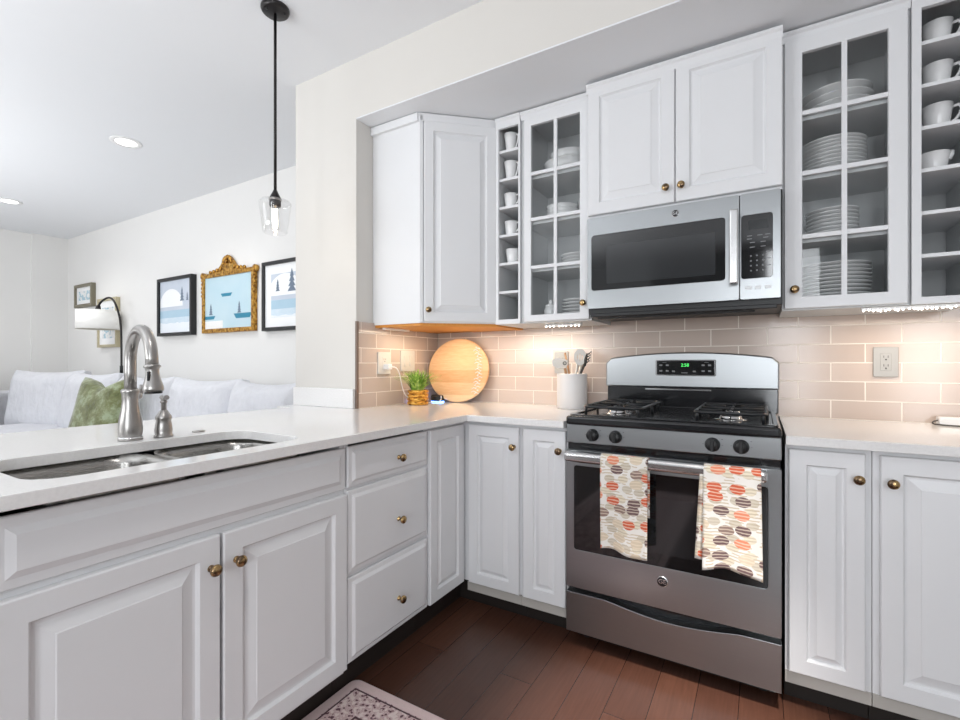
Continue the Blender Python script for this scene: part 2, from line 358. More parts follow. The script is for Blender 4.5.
def prism(bm, poly, z0, z1, mx=I4):
    """polygon in local xy extruded along local z"""
    a = [bm.verts.new(mx @ Vector((x, y, z0))) for x, y in poly]; b = [bm.verts.new(mx @ Vector((x, y, z1))) for x, y in poly]
    bm.faces.new(a[::-1]); bm.faces.new(b)
    for i in range(len(poly)):
        j = (i + 1) % len(poly); bm.faces.new((a[i], a[j], b[j], b[i]))
    return bm
def rrect(x0, x1, y0, y1, r, n=5):
    out = []
    for cx, cy, a0 in ((x1 - r, y0 + r, -PI / 2), (x1 - r, y1 - r, 0), (x0 + r, y1 - r, PI / 2), (x0 + r, y0 + r, PI)):
        for i in range(n + 1):
            a = a0 + PI / 2 * i / n; out.append((cx + r * math.cos(a), cy + r * math.sin(a)))
    return out
def holed(bm, outer, holes, z0, z1, mx=I4):
    """slab between z0 and z1 with holes"""
    b2 = bmesh.new(); edges = []
    for loop in [outer] + holes:
        vv = [b2.verts.new((x, y, z0)) for x, y in loop]
        edges += [b2.edges.new((vv[i], vv[(i + 1) % len(vv)])) for i in range(len(vv))]
    bmesh.ops.triangle_fill(b2, edges=edges, use_beauty=True, use_dissolve=False)
    g = bmesh.ops.extrude_face_region(b2, geom=list(b2.faces))
    for v in [e for e in g['geom'] if isinstance(e, bmesh.types.BMVert)]: v.co.z = z1
    bmesh.ops.recalc_face_normals(b2, faces=b2.faces)
    return merge(bm, b2, mx)
def rings(bm, W, H, prof, mx, hole=False, ox=0, oy=0):
    """nested rectangles (inset, out) make a moulded door or drawer front; back is closed"""
    R = []
    for ins, w in prof:
        R.append([bm.verts.new(mx @ Vector((ox + x, oy + y, w))) for x, y in ((ins, ins), (W - ins, ins), (W - ins, H - ins), (ins, H - ins))])
    for a, b in zip(R, R[1:]):
        for i in range(4):
            j = (i + 1) % 4; bm.faces.new((a[i], a[j], b[j], b[i]))
    if hole:
        for i in range(4):
            j = (i + 1) % 4; bm.faces.new((R[-1][i], R[-1][j], R[0][j], R[0][i]))
    else:
        bm.faces.new(R[-1]); bm.faces.new(R[0][::-1])
    return bm
def obj(name, bm, m, parent=None, origin=None, bev=0.0, smooth=False, solid=0.0, sub=0):
    bmesh.ops.recalc_face_normals(bm, faces=bm.faces)
    if origin is not None: bmesh.ops.translate(bm, vec=-Vector(origin), verts=bm.verts)
    me = D.meshes.new(name); bm.to_mesh(me); bm.free()
    for x in (m if isinstance(m, (list, tuple)) else [m]): me.materials.append(M[x] if isinstance(x, str) else x)
    if smooth:
        for p in me.polygons: p.use_smooth = True
    o = D.objects.new(name, me); col.objects.link(o)
    if origin is not None: o.location = origin
    if parent is not None:
        o.parent = parent; o.location = Vector(o.location) - abs_loc(parent)
    if bev:
        md = o.modifiers.new('bevel', 'BEVEL'); md.width = bev; md.segments = 2; md.limit_method = 'ANGLE'; md.angle_limit = math.radians(40)
    if solid:
        md = o.modifiers.new('thickness', 'SOLIDIFY'); md.thickness = solid; md.offset = 0
    if sub:
        md = o.modifiers.new('subdivision', 'SUBSURF'); md.levels = sub; md.render_levels = sub
    return o
def abs_loc(o):
    v = Vector((0, 0, 0))
    while o is not None: v += Vector(o.location); o = o.parent
    return v
def thing(name, label, cat, loc=(0, 0, 0), group=None):
    o = D.objects.new(name, None); col.objects.link(o); o.location = loc; o.empty_display_size = 0.05
    o['label'] = label; o['category'] = cat
    if group: o['group'] = group
    return o
def tag(o, label, cat, group=None):
    o['label'] = label; o['category'] = cat
    if group: o['group'] = group
    return o
def struct(name, bm, m, **k):
    o = obj(name, bm, m, **k); o['kind'] = 'structure'; return o
def dup(root, loc, label=None, group=None, rotz=None):
    r = root.copy(); col.objects.link(r); r.location = loc
    if rotz is not None: r.rotation_euler = (0, 0, rotz)
    if label: r['label'] = label
    if group: r['group'] = group
    for ch in list(root.children):
        c = ch.copy(); col.objects.link(c); c.parent = r
        for g in ch.children:
            d = g.copy(); col.objects.link(d); d.parent = c
    return r
def text(name, body, size, mx, m, parent, ext=0.0006):
    cu = D.curves.new(name, 'FONT'); cu.body = body; cu.size = size; cu.align_x = 'CENTER'; cu.align_y = 'CENTER'; cu.extrude = ext
    tmp = D.objects.new('tmp', cu); me = D.meshes.new_from_object(tmp); D.objects.remove(tmp)
    me.transform(mx); me.transform(Matrix.Translation(-abs_loc(parent)) if parent else I4)
    me.materials.clear(); me.materials.append(M[m]); o = D.objects.new(name, me); col.objects.link(o); o.parent = parent
    return o
def P(name, bm, m, parent, **k):       # a part: geometry given in world coordinates
    return obj(name, bm, m, parent, origin=abs_loc(parent), **k)

T = 0.02
DOOR = [(0, 0), (0, T - .003), (.003, T), (.050, T), (.052, T - .004), (.056, T - .010), (.062, T - .010), (.088, T - .002), (.090, T)]
DOOR_N = [(0, 0), (0, T - .003), (.003, T), (.046, T), (.048, T - .004), (.051, T - .010), (.056, T - .010), (.070, T - .002), (.072, T)]
DRAW = [(0, 0), (0, T - .011), (.003, T - .008), (.016, T - .007), (.024, T - .001), (.026, T)]
FALSE = [(0, 0), (0, T - .011), (.003, T - .008), (.020, T - .007), (.032, T - .001), (.034, T)]
def panel(name, W, H, prof, mx, parent):
    return P(name, rings(B(), W, H, prof, mx), 'cabinet', parent, bev=0.0008)
def knob(parent, mx, u, v, w=T):
    m_ = mx @ Matrix.Translation((u, v, w))
    return P('knob', lathe(B(), [(0, -.001), (.0085, -.001), (.0085, .002), (.005, .004), (.0045, .012), (.008, .015), (.0135, .019), (.0145, .023), (.013, .027), (.008, .030), (0, .031)], m_, 20), 'brass', parent)

# ------------------------------------------------------------------ structure
struct('floor', box(B(), -7.6, 2.6, -3.4, 2.6, FZ - .05, FZ), 'floor')
struct('ceiling', box(B(), -7.6, 2.6, -3.4, 2.6, CEIL, CEIL + .05), 'ceiling')
struct('wall_back', box(B(), -7.6, 2.6, 2.41, 2.5, FZ, CEIL), 'wall')
struct('wall_left', box(box(B(), -7.5, -7.4, -3.4, 2.41, FZ, CEIL), -7.4, -7.34, 2.08, 2.41, FZ, CEIL), 'wall')
struct('wall_right', box(B(), 1.75, 1.85, -1.2, 2.41, FZ, CEIL), 'wall')
struct('wall_rear', box(B(), -1.4, 2.6, -3.4, -3.3, FZ, CEIL), 'wall_rear')
struct('wall_partition', box(B(), -2.205, -1.745, 1.72, 2.41, FZ, CEIL), 'wall_warm')
struct('wall_soffit', box(B(), -1.745, 1.75, 1.72, 2.41, 2.372, CEIL), 'wall_warm')
struct('ceiling_soffit', box(B(), -1.745, 1.75, 1.721, 2.41, 2.366, 2.372), 'ceiling')
struct('wall_backsplash_back', box(B(), -1.738, 1.75, 2.400, 2.41, CZ, 1.45), 'tile_back')
struct('wall_backsplash_left', box(B(), -1.745, -1.735, 1.726, 2.41, CZ, 1.35), 'tile_left')
struct('trim_1', box(B(), -1.748, -1.734, 1.715, 1.726, CZ, 1.352), 'trim_dark')
struct('baseboard_back', box(B(), -7.34, -2.205, 2.395, 2.41, FZ, FZ + .1), 'cabinet')

# ------------------------------------------------------------------ base cabinets
PX = -1.16       # carcass face of the peninsula; doors stand T proud of it
BY = 1.805       # carcass face of the back run
# sink base
sb = thing('sink_base_cabinet', 'wide white double-door base cabinet below the sink with long false drawer front', 'cabinet', (PX, 0.68, FZ))
c = B(); box(c, -1.74, PX, .267, .283, .14, .885); box(c, -1.74, PX, 1.07, 1.087, .14, .885); box(c, -1.74, -1.72, .283, 1.07, .14, .885)
box(c, -1.72, PX, .283, 1.07, .14, .156); box(c, PX - .018, PX, .283, 1.07, .70, .742)
P('carcass', c, 'cabinet', sb)
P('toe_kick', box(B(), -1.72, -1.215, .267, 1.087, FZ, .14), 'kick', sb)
fr = facing_right(PX, .268, 0); fr.translation.z = .735
panel('false_drawer_front', .817, .133, FALSE, fr, sb)
for y0, y1, ky in ((.268, .672, .648), (.680, 1.086, .712)):
    fr = facing_right(PX, y0, .158); d = panel('door', y1 - y0, .562, DOOR, fr, sb); knob(d, fr, ky - y0, .645 - .158)
# drawer bank
db = thing('drawer_cabinet', 'narrow white base cabinet with a stack of three drawers', 'cabinet', (PX, 1.305, FZ))
c = B(); box(c, -1.74, PX, 1.089, 1.105, .165, .885); box(c, -1.74, PX, 1.507, 1.523, .165, .885); box(c, -1.74, PX - .02, 1.105, 1.507, .165, .18)
for z in (.165, .449, .729): box(c, PX - .018, PX, 1.105, 1.507, z - (.0 if z < .2 else .008), z + .008)
box(c, -1.74, -1.72, 1.105, 1.507, .18, .88)
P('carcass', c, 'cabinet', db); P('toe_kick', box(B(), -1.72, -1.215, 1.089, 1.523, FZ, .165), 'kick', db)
for z0, z1, kz in ((.737, .870, .797), (.455, .727, .572), (.166, .443, .282)):
    fr = facing_right(PX, 1.095, z0); d = panel('drawer', .424, z1 - z0, DRAW, fr, db); knob(d, fr, 1.335 - 1.095, kz - z0)
# corner base with a bi-fold pair of doors
cb = thing('corner_base_cabinet', 'white corner base cabinet with two folding doors meeting at a right angle', 'cabinet', (PX, BY, FZ))
c = B(); prism(c, [(-1.74, 1.525), (PX, 1.525), (PX, BY), (-.868, BY), (-.868, 2.40), (-1.735, 2.40), (-1.735, 1.73), (-1.74, 1.73)], .163, .885)
P('carcass', c, 'cabinet', cb)
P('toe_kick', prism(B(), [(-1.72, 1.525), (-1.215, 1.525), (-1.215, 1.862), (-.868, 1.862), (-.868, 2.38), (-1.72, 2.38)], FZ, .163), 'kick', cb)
fr = facing_right(PX, 1.529, .166); panel('door', .251, .704, DOOR_N, fr, cb)
fr = facing_room(-1.122, BY, .166); d = panel('door', .248, .704, DOOR_N, fr, cb); knob(d, fr, 1.122 - .895, .789 - .166)
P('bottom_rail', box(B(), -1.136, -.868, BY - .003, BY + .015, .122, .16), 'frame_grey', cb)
# narrow cabinet left of the range
def plain_base(x0, x1, dx0, dx1, kx, name, label, kz=.791):
    t_ = thing(name, label, 'cabinet', (x0, BY, FZ))
    c = B(); box(c, x0, x0 + .016, BY, 2.40, .14, .88); box(c, x1 - .016, x1, BY, 2.40, .14, .88); box(c, x0 + .016, x1 - .016, 2.385, 2.40, .14, .88)
    box(c, x0 + .016, x1 - .016, BY, 2.385, .14, .156); box(c, x0 + .016, x1 - .016, BY, BY + .018, .86, .88)
    box(c, x0 + .016, dx0 + .012, BY, BY + .018, .156, .86); box(c, dx1 - .012, x1 - .016, BY, BY + .018, .156, .86)
    P('carcass', c, 'cabinet', t_); P('toe_kick', box(B(), x0, x1, 1.862, 2.38, FZ, .14), 'kick', t_)
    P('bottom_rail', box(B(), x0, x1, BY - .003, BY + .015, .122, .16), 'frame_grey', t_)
    fr = facing_room(dx0, BY, .166); d = panel('door', dx1 - dx0, .704, DOOR_N if dx1 - dx0 < .25 else DOOR, fr, t_); knob(d, fr, kx - dx0, kz - .166)
    return t_
plain_base(-.866, -.664, -.855, -.668, -.691, 'base_cabinet', 'narrow white single-door base cabinet touching the left side of the range')
plain_base(.066, .282, .075, .266, .248, 'base_cabinet', 'narrow white single-door base cabinet touching the right side of the range', .796)
plain_base(.284, .90, .300, .72, .325, 'base_cabinet', 'wide white base cabinet at the right edge, beyond the narrow one beside the range', .794)

# ------------------------------------------------------------------ worktops
HOLE = rrect(-1.53, -1.185, .335, .965, .07, 6)
c = holed(B(), [(-1.11, -.35), (-1.11, 1.754), (-.664, 1.754), (-.664, 2.40), (-1.735, 2.40), (-1.735, 1.718), (-2.20, 1.718), (-2.20, 1.60), (-2.10, 1.60), (-2.10, -.35)], [HOLE], .886, CZ)
tag(obj('worktop', c, 'quartz', bev=.002), 'white quartz L-shaped worktop carrying the sink and running into the corner', 'worktop')
c = B(); box(c, .066, .95, 1.754, 2.40, .886, CZ)
tag(obj('worktop', c, 'quartz', bev=.002), 'white quartz worktop to the right of the range', 'worktop')
tag(obj('splash_slab', box(B(), -2.20, -1.749, 1.70, 1.719, CZ + .0005, 1.012), 'quartz', bev=.002), 'low white quartz upstand against the wall end behind the peninsula', 'upstand')
pp = thing('peninsula_back_panel', 'white panel closing the living room side of the peninsula', 'panel', (-1.9, .7, FZ))
P('panel_board', box(B(), -1.80, -1.75, -.3, 1.715, FZ, .885), 'cabinet', pp)

# ------------------------------------------------------------------ sink
sk = thing('kitchen_sink', 'stainless steel double bowl sink set under the worktop', 'sink', (-1.36, .63, .885))
def bowl(y0, y1, name='bowl'):
    lo = [(-1.54, -1.175, y0, y1, .885, .07), (-1.535, -1.18, y0 + .006, y1 - .006, .86, .07), (-1.53, -1.187, y0 + .012, y1 - .012, .73, .06), (-1.50, -1.22, y0 + .04, y1 - .04, .705, .04)]
    b = B(); R = [[b.verts.new((x, y, z)) for x, y in rrect(a0, a1, b0, b1, r, 6)] for a0, a1, b0, b1, z, r in lo]
    for p_, q_ in zip(R, R[1:]):
        for i in range(len(p_)):
            j = (i + 1) % len(p_); f = b.faces.new((p_[i], p_[j], q_[j], q_[i])); f.smooth = True
    b.faces.new(R[-1]); o = P(name, b, 'steel_sink', sk, solid=.0015); return o
for y0, y1 in ((.325, .655), (.682, .975)):
    o = bowl(y0, y1); cy_ = (y0 + y1) / 2
    P('drain', lathe(B(), [(0, .7075), (.03, .7075), (.038, .7085), (.042, .7075), (.042, .706)], Matrix.Translation((-1.36, cy_, 0)), 24), 'chrome', o)
c = B(); box(c, -1.54, -1.175, .652, .685, .855, .880, bev=.006)
P('divider', c, 'steel_sink', sk)

# ------------------------------------------------------------------ faucet
FX, FY = -1.600, .672
fa = thing('kitchen_faucet', 'brushed nickel gooseneck faucet with pull-down spray head behind the sink', 'faucet', (FX, FY, CZ))
mb = Matrix.Translation((FX, FY, CZ))
P('base', lathe(B(), [(0, .0005), (.031, .0005), (.031, .004), (.0275, .008), (.028, .012), (.030, .02), (.031, .035), (.0285, .06), (.023, .09), (.0205, .115), (.0215, .135), (.024, .142), (.024, .147), (.019, .151), (0, .151)], mb, 36), 'nickel', fa)
P('base_ring', lathe(B(), [(.0285, .0055), (.0315, .0065), (.0315, .0095), (.028, .0115)], mb, 36), 'chrome', fa)
def neck_pts():
    pts = [(FX, FY, CZ + .148), (FX, FY, CZ + .2), (FX, FY, CZ + .232)]
    R_ = .088
    for i in range(1, 15):
        a = PI - i * (PI * .97) / 14
        pts.append((FX + (R_ + R_ * math.cos(a)) * .93, FY + (R_ + R_ * math.cos(a)) * -.10, CZ + .232 + R_ * 1.02 * math.sin(a)))
    l_ = pts[-1]; pts.append((l_[0] + .002, l_[1], l_[2] - .022)); return pts
npts = neck_pts(); P('neck', tube(B(), npts, .0155, 20), 'nickel', fa)
e = Vector(npts[-1]); e2 = Vector(npts[-2]); dr = (e - e2).normalized()
q = Vector((0, 0, 1)).rotation_difference(dr).to_matrix().to_4x4(); q.translation = e - dr * .004
sh = P('spray_head', lathe(B(), [(0, 0), (.0175, 0), (.0205, .003), (.0205, .007), (.017, .010), (.0155, .018), (.0165, .03), (.020, .044), (.0245, .06), (.0255, .068), (.024, .073), (.021, .075), (0, .075)], q, 32), 'nickel', fa)
P('nozzle_ring', lathe(B(), [(0, .0752), (.021, .0752), (.021, .079), (.018, .080), (0, .080)], q, 28), 'black_matte', sh)
kb = q @ Matrix.Translation((0, 0, .028)); side = (q.to_3x3() @ Vector((0, 0, 1)))
b_ = B(); box(b_, -.006, .006, -.012, .014, -.003, .003, Matrix.Translation(e + dr * .028 + Vector((.012, -.015, 0))) @ Matrix.Rotation(math.radians(-52), 4, 'Z') @ Matrix.Rotation(PI / 2, 4, 'X'), bev=.0025)
P('spray_button', b_, 'black_matte', sh)
h = B(); tube(h, [(FX - .005, FY + .010, CZ + .128), (FX - .012, FY + .026, CZ + .128), (FX - .014, FY + .031, CZ + .129)], [.011, .012, .010], 14)
tube(h, [(FX - .013, FY + .028, CZ + .122), (FX - .013, FY + .034, CZ + .146), (FX - .013, FY + .038, CZ + .160)], [.008, .006, .008], 12)
P('lever', h, 'nickel', fa)
# soap dispenser
sd = thing('soap_dispenser', 'short brushed nickel soap dispenser beside the faucet', 'soap dispenser', (-1.585, .755, CZ))
md = Matrix.Translation((-1.585, .755, CZ))
P('body', lathe(B(), [(0, .0005), (.026, .0005), (.026, .005), (.0225, .008), (.024, .02), (.0225, .036), (.0195, .05), (.022, .056), (.022, .062), (.018, .068), (.011, .080), (.008, .083), (0, .083)], md, 32), 'nickel', sd)
hd = B(); lathe(hd, [(0, .083), (.0075, .083), (.0075, .103), (.010, .106), (.010, .110), (.006, .113), (0, .113)], md, 20)
tube(hd, [(-1.587, .755, CZ + .110), (-1.573, .754, CZ + .118), (-1.562, .753, CZ + .122)], [.0055, .0065, .0075], 12)
tube(hd, [(-1.583, .755, CZ + .110), (-1.595, .756, CZ + .118), (-1.602, .757, CZ + .121)], [.0055, .006, .0065], 12)
P('pump_head', hd, 'nickel', sd)
tag(obj('hole_cover', lathe(B(), [(0, .0005), (.019, .0005), (.0175, .004), (.010, .0055), (0, .006)], Matrix.Translation((-1.60, .868, CZ)), 28), 'nickel'), 'small flat round metal cap on the worktop behind the sink', 'cap')

# ------------------------------------------------------------------ wall cabinets
UY = 2.09        # carcass face; doors 2 cm proud
UZ0, UZ1 = 1.335, 2.352
def crown(parent, x0, x1, y, name='crown'):
    b = B(); prism(b, [(y - .010, 2.320), (y + .01, 2.320), (y + .01, 2.358), (y - .020, 2.358), (y - .020, 2.350), (y - .014, 2.342)], x0, x1, Matrix(((0, 0, 1, 0), (1, 0, 0, 0), (0, 1, 0, 0), (0, 0, 0, 1))))
    return P(name, b, 'cabinet', parent)
# diagonal corner
dc = thing('corner_wall_cabinet', 'white diagonal wall cabinet filling the upper corner above the cutting board', 'cabinet', (-1.42, 1.83, UZ0))
A_, Bp = Vector((-1.436, 1.834, 0)), Vector((-1.146, 2.097, 0))
P('body', prism(B(), [(-1.744, 1.838), (A_.x, A_.y), (Bp.x, Bp.y), (Bp.x, 2.399), (-1.744, 2.399)], UZ0 + .004, 2.352), 'cabinet', dc)
P('underside', prism(B(), [(-1.734, 1.845), (A_.x - .005, 1.845), (Bp.x, 2.105), (Bp.x, 2.399), (-1.734, 2.399)], UZ0 - .008, UZ0 + .004), 'rawwood', dc)
dd_ = (Bp - A_); L = dd_.length; u = dd_.normalized(); w = Vector((u.y, -u.x, 0))
fr = frame(A_ + u * .022 + Vector((0, 0, 1.345)), u, w)
P('corner_post', box(B(), 0, .018, 0, 1.012, -.002, .012, frame(A_ + Vector((0, 0, 1.34)), u, w), bev=.002), 'cabinet', dc)
d = panel('door', L - .034, .975, [(i * .9, o_) for i, o_ in DOOR], fr, dc); knob(d, fr, .020, .055)
b = B(); box(b, 0, .308, -.012, .012, 2.322, 2.362, Matrix.Translation((-1.744, 1.83, 0)), bev=.003)
box(b, -.004, L, -.012, .014, 2.322, 2.362, Matrix(((u.x, -u.y, 0, A_.x), (u.y, u.x, 0, A_.y), (0, 0, 1, 0), (0, 0, 0, 1))), bev=.003)
P('crown', b, 'cabinet', dc)

def cup_root(tall):
    pass
SH = [2.201, 2.060, 1.921, 1.781, 1.641, 1.500]      # shelf tops in the open cubbies
def cubby(x0, x1, name, label, fl=.03, frr=.02):
    t_ = thing(name, label, 'shelf unit', (x0, UY, UZ0))
    b = B(); box(b, x0, x0 + .012, UY, 2.399, UZ0, UZ1); box(b, x1 - .012, x1, UY, 2.399, UZ0, UZ1)
    box(b, x0 + .012, x1 - .012, 2.385, 2.399, UZ0, UZ1); box(b, x0 + .012, x1 - .012, UY, 2.385, UZ1 - .012, UZ1); box(b, x0 + .012, x1 - .012, UY, 2.385, UZ0, UZ0 + .016)
    P('body', b, 'cabinet_in', t_)
    b = B(); holed(b, [(x0, UZ0), (x1, UZ0), (x1, UZ1), (x0, UZ1)], [[(x0 + fl, 1.358), (x1 - frr, 1.358), (x1 - frr, 2.308), (x0 + fl, 2.308)]], 0, .016, Matrix(((1, 0, 0, 0), (0, 0, -1, UY), (0, 1, 0, 0), (0, 0, 0, 1))))
    P('face_frame', b, 'cabinet', t_)
    for z in SH: P('shelf', box(B(), x0 + .012, x1 - .012, UY - .006, 2.385, z - .012, z), 'cabinet', t_)
    crown(t_, x0, x1, UY - .004); return t_
cubby(-1.143, -1.008, 'open_cup_shelf', 'slim white open cubby tower between the corner cabinet and the left glass door', .016, .009)
cubby(.428, .600, 'open_cup_shelf', 'white open cubby tower at the right edge beyond the right glass door', .024, .024)

def glass_cab(x0, x1, dx0, dx1, wx0, wx1, wz0, wz1, kx, kz, label, mun, z0=UZ0):
    t_ = thing('glass_door_cabinet', label, 'cabinet', (x0, UY, z0))
    b = B(); box(b, x0, x0 + .016, UY, 2.399, z0, UZ1); box(b, x1 - .016, x1, UY, 2.399, z0, UZ1); box(b, x0 + .016, x1 - .016, 2.385, 2.399, z0, UZ1)
    box(b, x0 + .016, x1 - .016, UY, 2.385, UZ1 - .014, UZ1); box(b, x0 + .016, x1 - .016, UY, 2.385, z0, z0 + .028)
    P('body', b, 'cabinet_in', t_)
    for z in mun: P('shelf', box(B(), x0 + .016, x1 - .016, UY + .01, 2.385, z - .016, z), 'cabinet_in', t_)
    crown(t_, x0, x1, UY)
    mz0, mz1 = z0 + .006, 2.322
    b = B(); fx = Matrix(((1, 0, 0, 0), (0, 0, -1, UY), (0, 1, 0, 0), (0, 0, 0, 1)))
    holed(b, [(dx0, mz0), (dx1, mz0), (dx1, mz1), (dx0, mz1)], [[(wx0, wz0), (wx1, wz0), (wx1, wz1), (wx0, wz1)]], 0.001, T, fx)
    dr_ = P('door', b, 'cabinet', t_, bev=.002)
    b = B(); xm = (wx0 + wx1) / 2 + .002; box(b, xm - .008, xm + .008, wz0 - .002, wz1 + .002, .006, T - .002, fx)
    for z in mun: box(b, wx0 - .002, wx1 + .002, z - .006, z + .010, .007, T - .003, fx)
    P('muntins', b, 'cabinet', dr_, bev=.001)
    P('pane', box(B(), wx0 - .004, wx1 + .004, wz0 - .004, wz1 + .004, .003, .0055, fx), 'pane', dr_)
    knob(dr_, facing_room(kx, UY, kz), 0, 0)
    return t_
MUN_L = [2.047, 1.828, 1.598]; MUN_R = [2.047, 1.828, 1.598]
glass_cab(-1.007, -.656, -.984, -.664, -.948, -.706, 1.372, 2.280, -.686, 1.412, 'white glass-door wall cabinet left of the microwave holding bowls and plates', MUN_L)
glass_cab(.066, .427, .074, .418, .128, .368, 1.382, 2.268, .104, 1.408, 'white glass-door wall cabinet right of the microwave holding plate stacks', MUN_R)

# cabinet over the microwave
mc = thing('over_microwave_cabinet', 'white two-door wall cabinet directly above the microwave', 'cabinet', (-.29, 2.03, 1.775))
P('body', box(B(), -.653, .064, 2.03, 2.399, 1.772, 2.352), 'cabinet', mc)
for x0, x1, kx in ((-.650, -.2965, -.327), (-.2925, .066, -.270)):
    fr = facing_room(x0, 2.03, 1.782); d = panel('door', x1 - x0, .560, DOOR, fr, mc); knob(d, fr, kx - x0, 1.840 - 1.782)
mcr = crown(mc, -.655, .067, 2.020); mcr.location.z -= .010

# ------------------------------------------------------------------ crockery
def cup(tall, label, loc):
    t_ = thing('mug' if tall else 'cup', label, 'cup', (0, 0, 0), 'white cups in the open cubbies')
    if tall: pr = [(0, 0), (.024, 0), (.026, .004), (.0275, .03), (.031, .06), (.039, .092), (.037, .092), (.029, .06), (.0255, .03), (.024, .008), (0, .007)]
    else: pr = [(0, 0), (.025, 0), (.026, .003), (.030, .014), (.0335, .036), (.039, .070), (.037, .070), (.0315, .036), (.028, .015), (.022, .007), (0, .006)]
    obj('body', lathe(B(), pr, seg=32), 'ceramic', t_)
    hb = B(); H_ = .092 if tall else .070
    if tall: pts = [(.036, 0, .086), (.047, 0, .084), (.049, 0, .070), (.043, 0, .045), (.034, 0, .024), (.027, 0, .018)]
    else: pts = [(.037, 0, .062), (.050, 0, .064), (.058, 0, .054), (.052, 0, .038), (.043, 0, .026), (.033, 0, .022)]
    obj('handle', tube(hb, pts, .0042, 10), 'ceramic', t_, smooth=True)
    t_.location = loc; t_.rotation_euler = (0, 0, math.radians(-8)); t_.scale = (.93, .93, 1.05); return t_
names = ['top', 'second', 'third', 'fourth', 'fifth']
tallmug = cup(True, 'tall flared white mug in the top cubby of the left tower', (-1.091, 2.140, SH[0] + .0005))
dup(tallmug, (-1.091, 2.140, SH[1] + .0005), 'tall flared white mug in the second cubby down of the left tower')
lowcup = cup(False, 'low white cup in the third cubby down of the left tower', (-1.090, 2.140, SH[2] + .0005))
for i in (3, 4):
    dup(lowcup, (-1.088 + .008 * (i - 3), 2.140, SH[i] + .0005), 'low white cup in the %s cubby down of the left tower' % names[i])
for i in range(3):
    o = dup(lowcup, (.513, 2.175, SH[i] + .0005), 'white coffee cup with handle in the %s cubby of the right tower' % ('top' if i == 0 else names[i] + ' from top'))
    o.scale = (1.05, 1.05, 1.28)
cr_ = thing('creamer', 'small white creamer jug in the fourth cubby of the right tower, below the cups', 'jug', (.503, 2.165, SH[3] + .0005))
P('body', lathe(B(), [(0, 0), (.024, 0), (.026, .003), (.031, .03), (.037, .068), (.035, .069), (.029, .03), (.022, .007), (0, .006)], Matrix.Translation((.503, 2.165, SH[3] + .0005)), 32, sx=1.15), 'ceramic', cr_)
P('spout', tube(B(), [(.535, 2.163, SH[3] + .045), (.545, 2.162, SH[3] + .06), (.549, 2.162, SH[3] + .071)], [.012, .009, .005], 12), 'ceramic', cr_)

def disc(r, h, lip=.0):
    me_b = lathe(B(), [(0, 0), (r * .55, 0), (r * .60, .003), (r * .985, h - .0035), (r, h - .002), (r, h), (r * .98, h + .0005), (r * .62, .006), (0, .005)], seg=40)
    return me_b
def stack(x, y, z, n, r, pitch, hgt, kind, where, group, jitter=.0015):
    base = obj(kind, disc(r, hgt), 'ceramic')
    base['category'] = 'plate'; base['group'] = group
    words = ['Lowest', 'Second', 'Third', 'Fourth', 'Fifth', 'Sixth', 'Seventh', 'Eighth', 'Ninth', 'Tenth', 'Eleventh', 'Twelfth', 'Thirteenth', 'Fourteenth']
    for i in range(n):
        o = base if i == 0 else base.copy()
        if i: col.objects.link(o)
        o.location = (x + random.uniform(-jitter, jitter), y + random.uniform(-jitter, jitter), z + .0005 + i * pitch)
        o['label'] = (('lowest plate' if i == 0 else 'topmost plate' if i == n - 1 else words[i].lower() + ' plate from bottom') + ', ' + where)
shR = [MUN_R[0], MUN_R[1], MUN_R[2], UZ0 + .028]
stack(.247, 2.245, shR[0], 4, .112, .029, .026, 'serving_plate', 'wide white stack, top shelf, right glass cabinet', 'wide plates in the right glass cabinet', .005)
stack(.232, 2.250, shR[1], 11, .108, .0138, .0085, 'dinner_plate', 'tall white stack, second shelf, right glass cabinet', 'dinner plates in the right glass cabinet')
stack(.232, 2.245, shR[2], 9, .083, .0142, .008, 'side_plate', 'narrow white stack, third shelf, right glass cabinet', 'small plates in the right glass cabinet')
stack(.242, 2.255, shR[3], 11, .112, .0142, .0085, 'dinner_plate', 'white stack at foot of right glass cabinet', 'lower dinner plates in the right glass cabinet')
shL = [MUN_L[0], MUN_L[1], MUN_L[2], UZ0 + .028]
def bowl_obj(x, y, z, r, h, label, name='bowl', seg=40, mt='ceramic'):
    b = lathe(B(), [(0, 0), (r * .45, 0), (r * .47, .006), (r * .80, h * .45), (r, h), (r * .97, h), (r * .76, h * .47), (r * .42, .011), (0, .010)], Matrix.Translation((0, 0, 0)), seg)
    o = obj(name, b, mt); o.location = (x, y, z + .0005); return tag(o, label, 'bowl', 'bowls in the left glass cabinet')
bowl_obj(-.825, 2.235, shL[0], .118, .075, 'wide white bowl under the smaller one, top shelf of left glass cabinet', 'serving_bowl')
bowl_obj(-.812, 2.232, shL[0] + .052, .098, .066, 'smaller white bowl resting inside the wide one, top shelf of left glass cabinet', 'mixing_bowl')
for i in range(3):
    bowl_obj(-.845, 2.215, shL[1] + i * .017, .078, .048, ['lowest', 'middle', 'uppermost'][i] + ' of the three nested white soup bowls on the second shelf, left glass cabinet', 'soup_bowl')
bowl_obj(-.728, 2.255, shL[1], .052, .105, 'deep white bowl right of the soup bowls, second shelf of left glass cabinet', 'deep_bowl')
stack(-.768, 2.25, shL[2], 5, .090, .0160, .009, 'salad_plate', 'white stack, third shelf, left glass cabinet', 'plates in the left glass cabinet')
stack(-.768, 2.25, shL[3], 6, .086, .0160, .009, 'salad_plate', 'white stack at foot of left glass cabinet', 'lower plates in the left glass cabinet')
j = thing('sugar_pot', 'small white lidded pot left of the lowest plates in the left glass cabinet', 'pot', (-.888, 2.17, shL[3] + .0005))
mj = Matrix.Translation((-.888, 2.17, shL[3] + .0005))
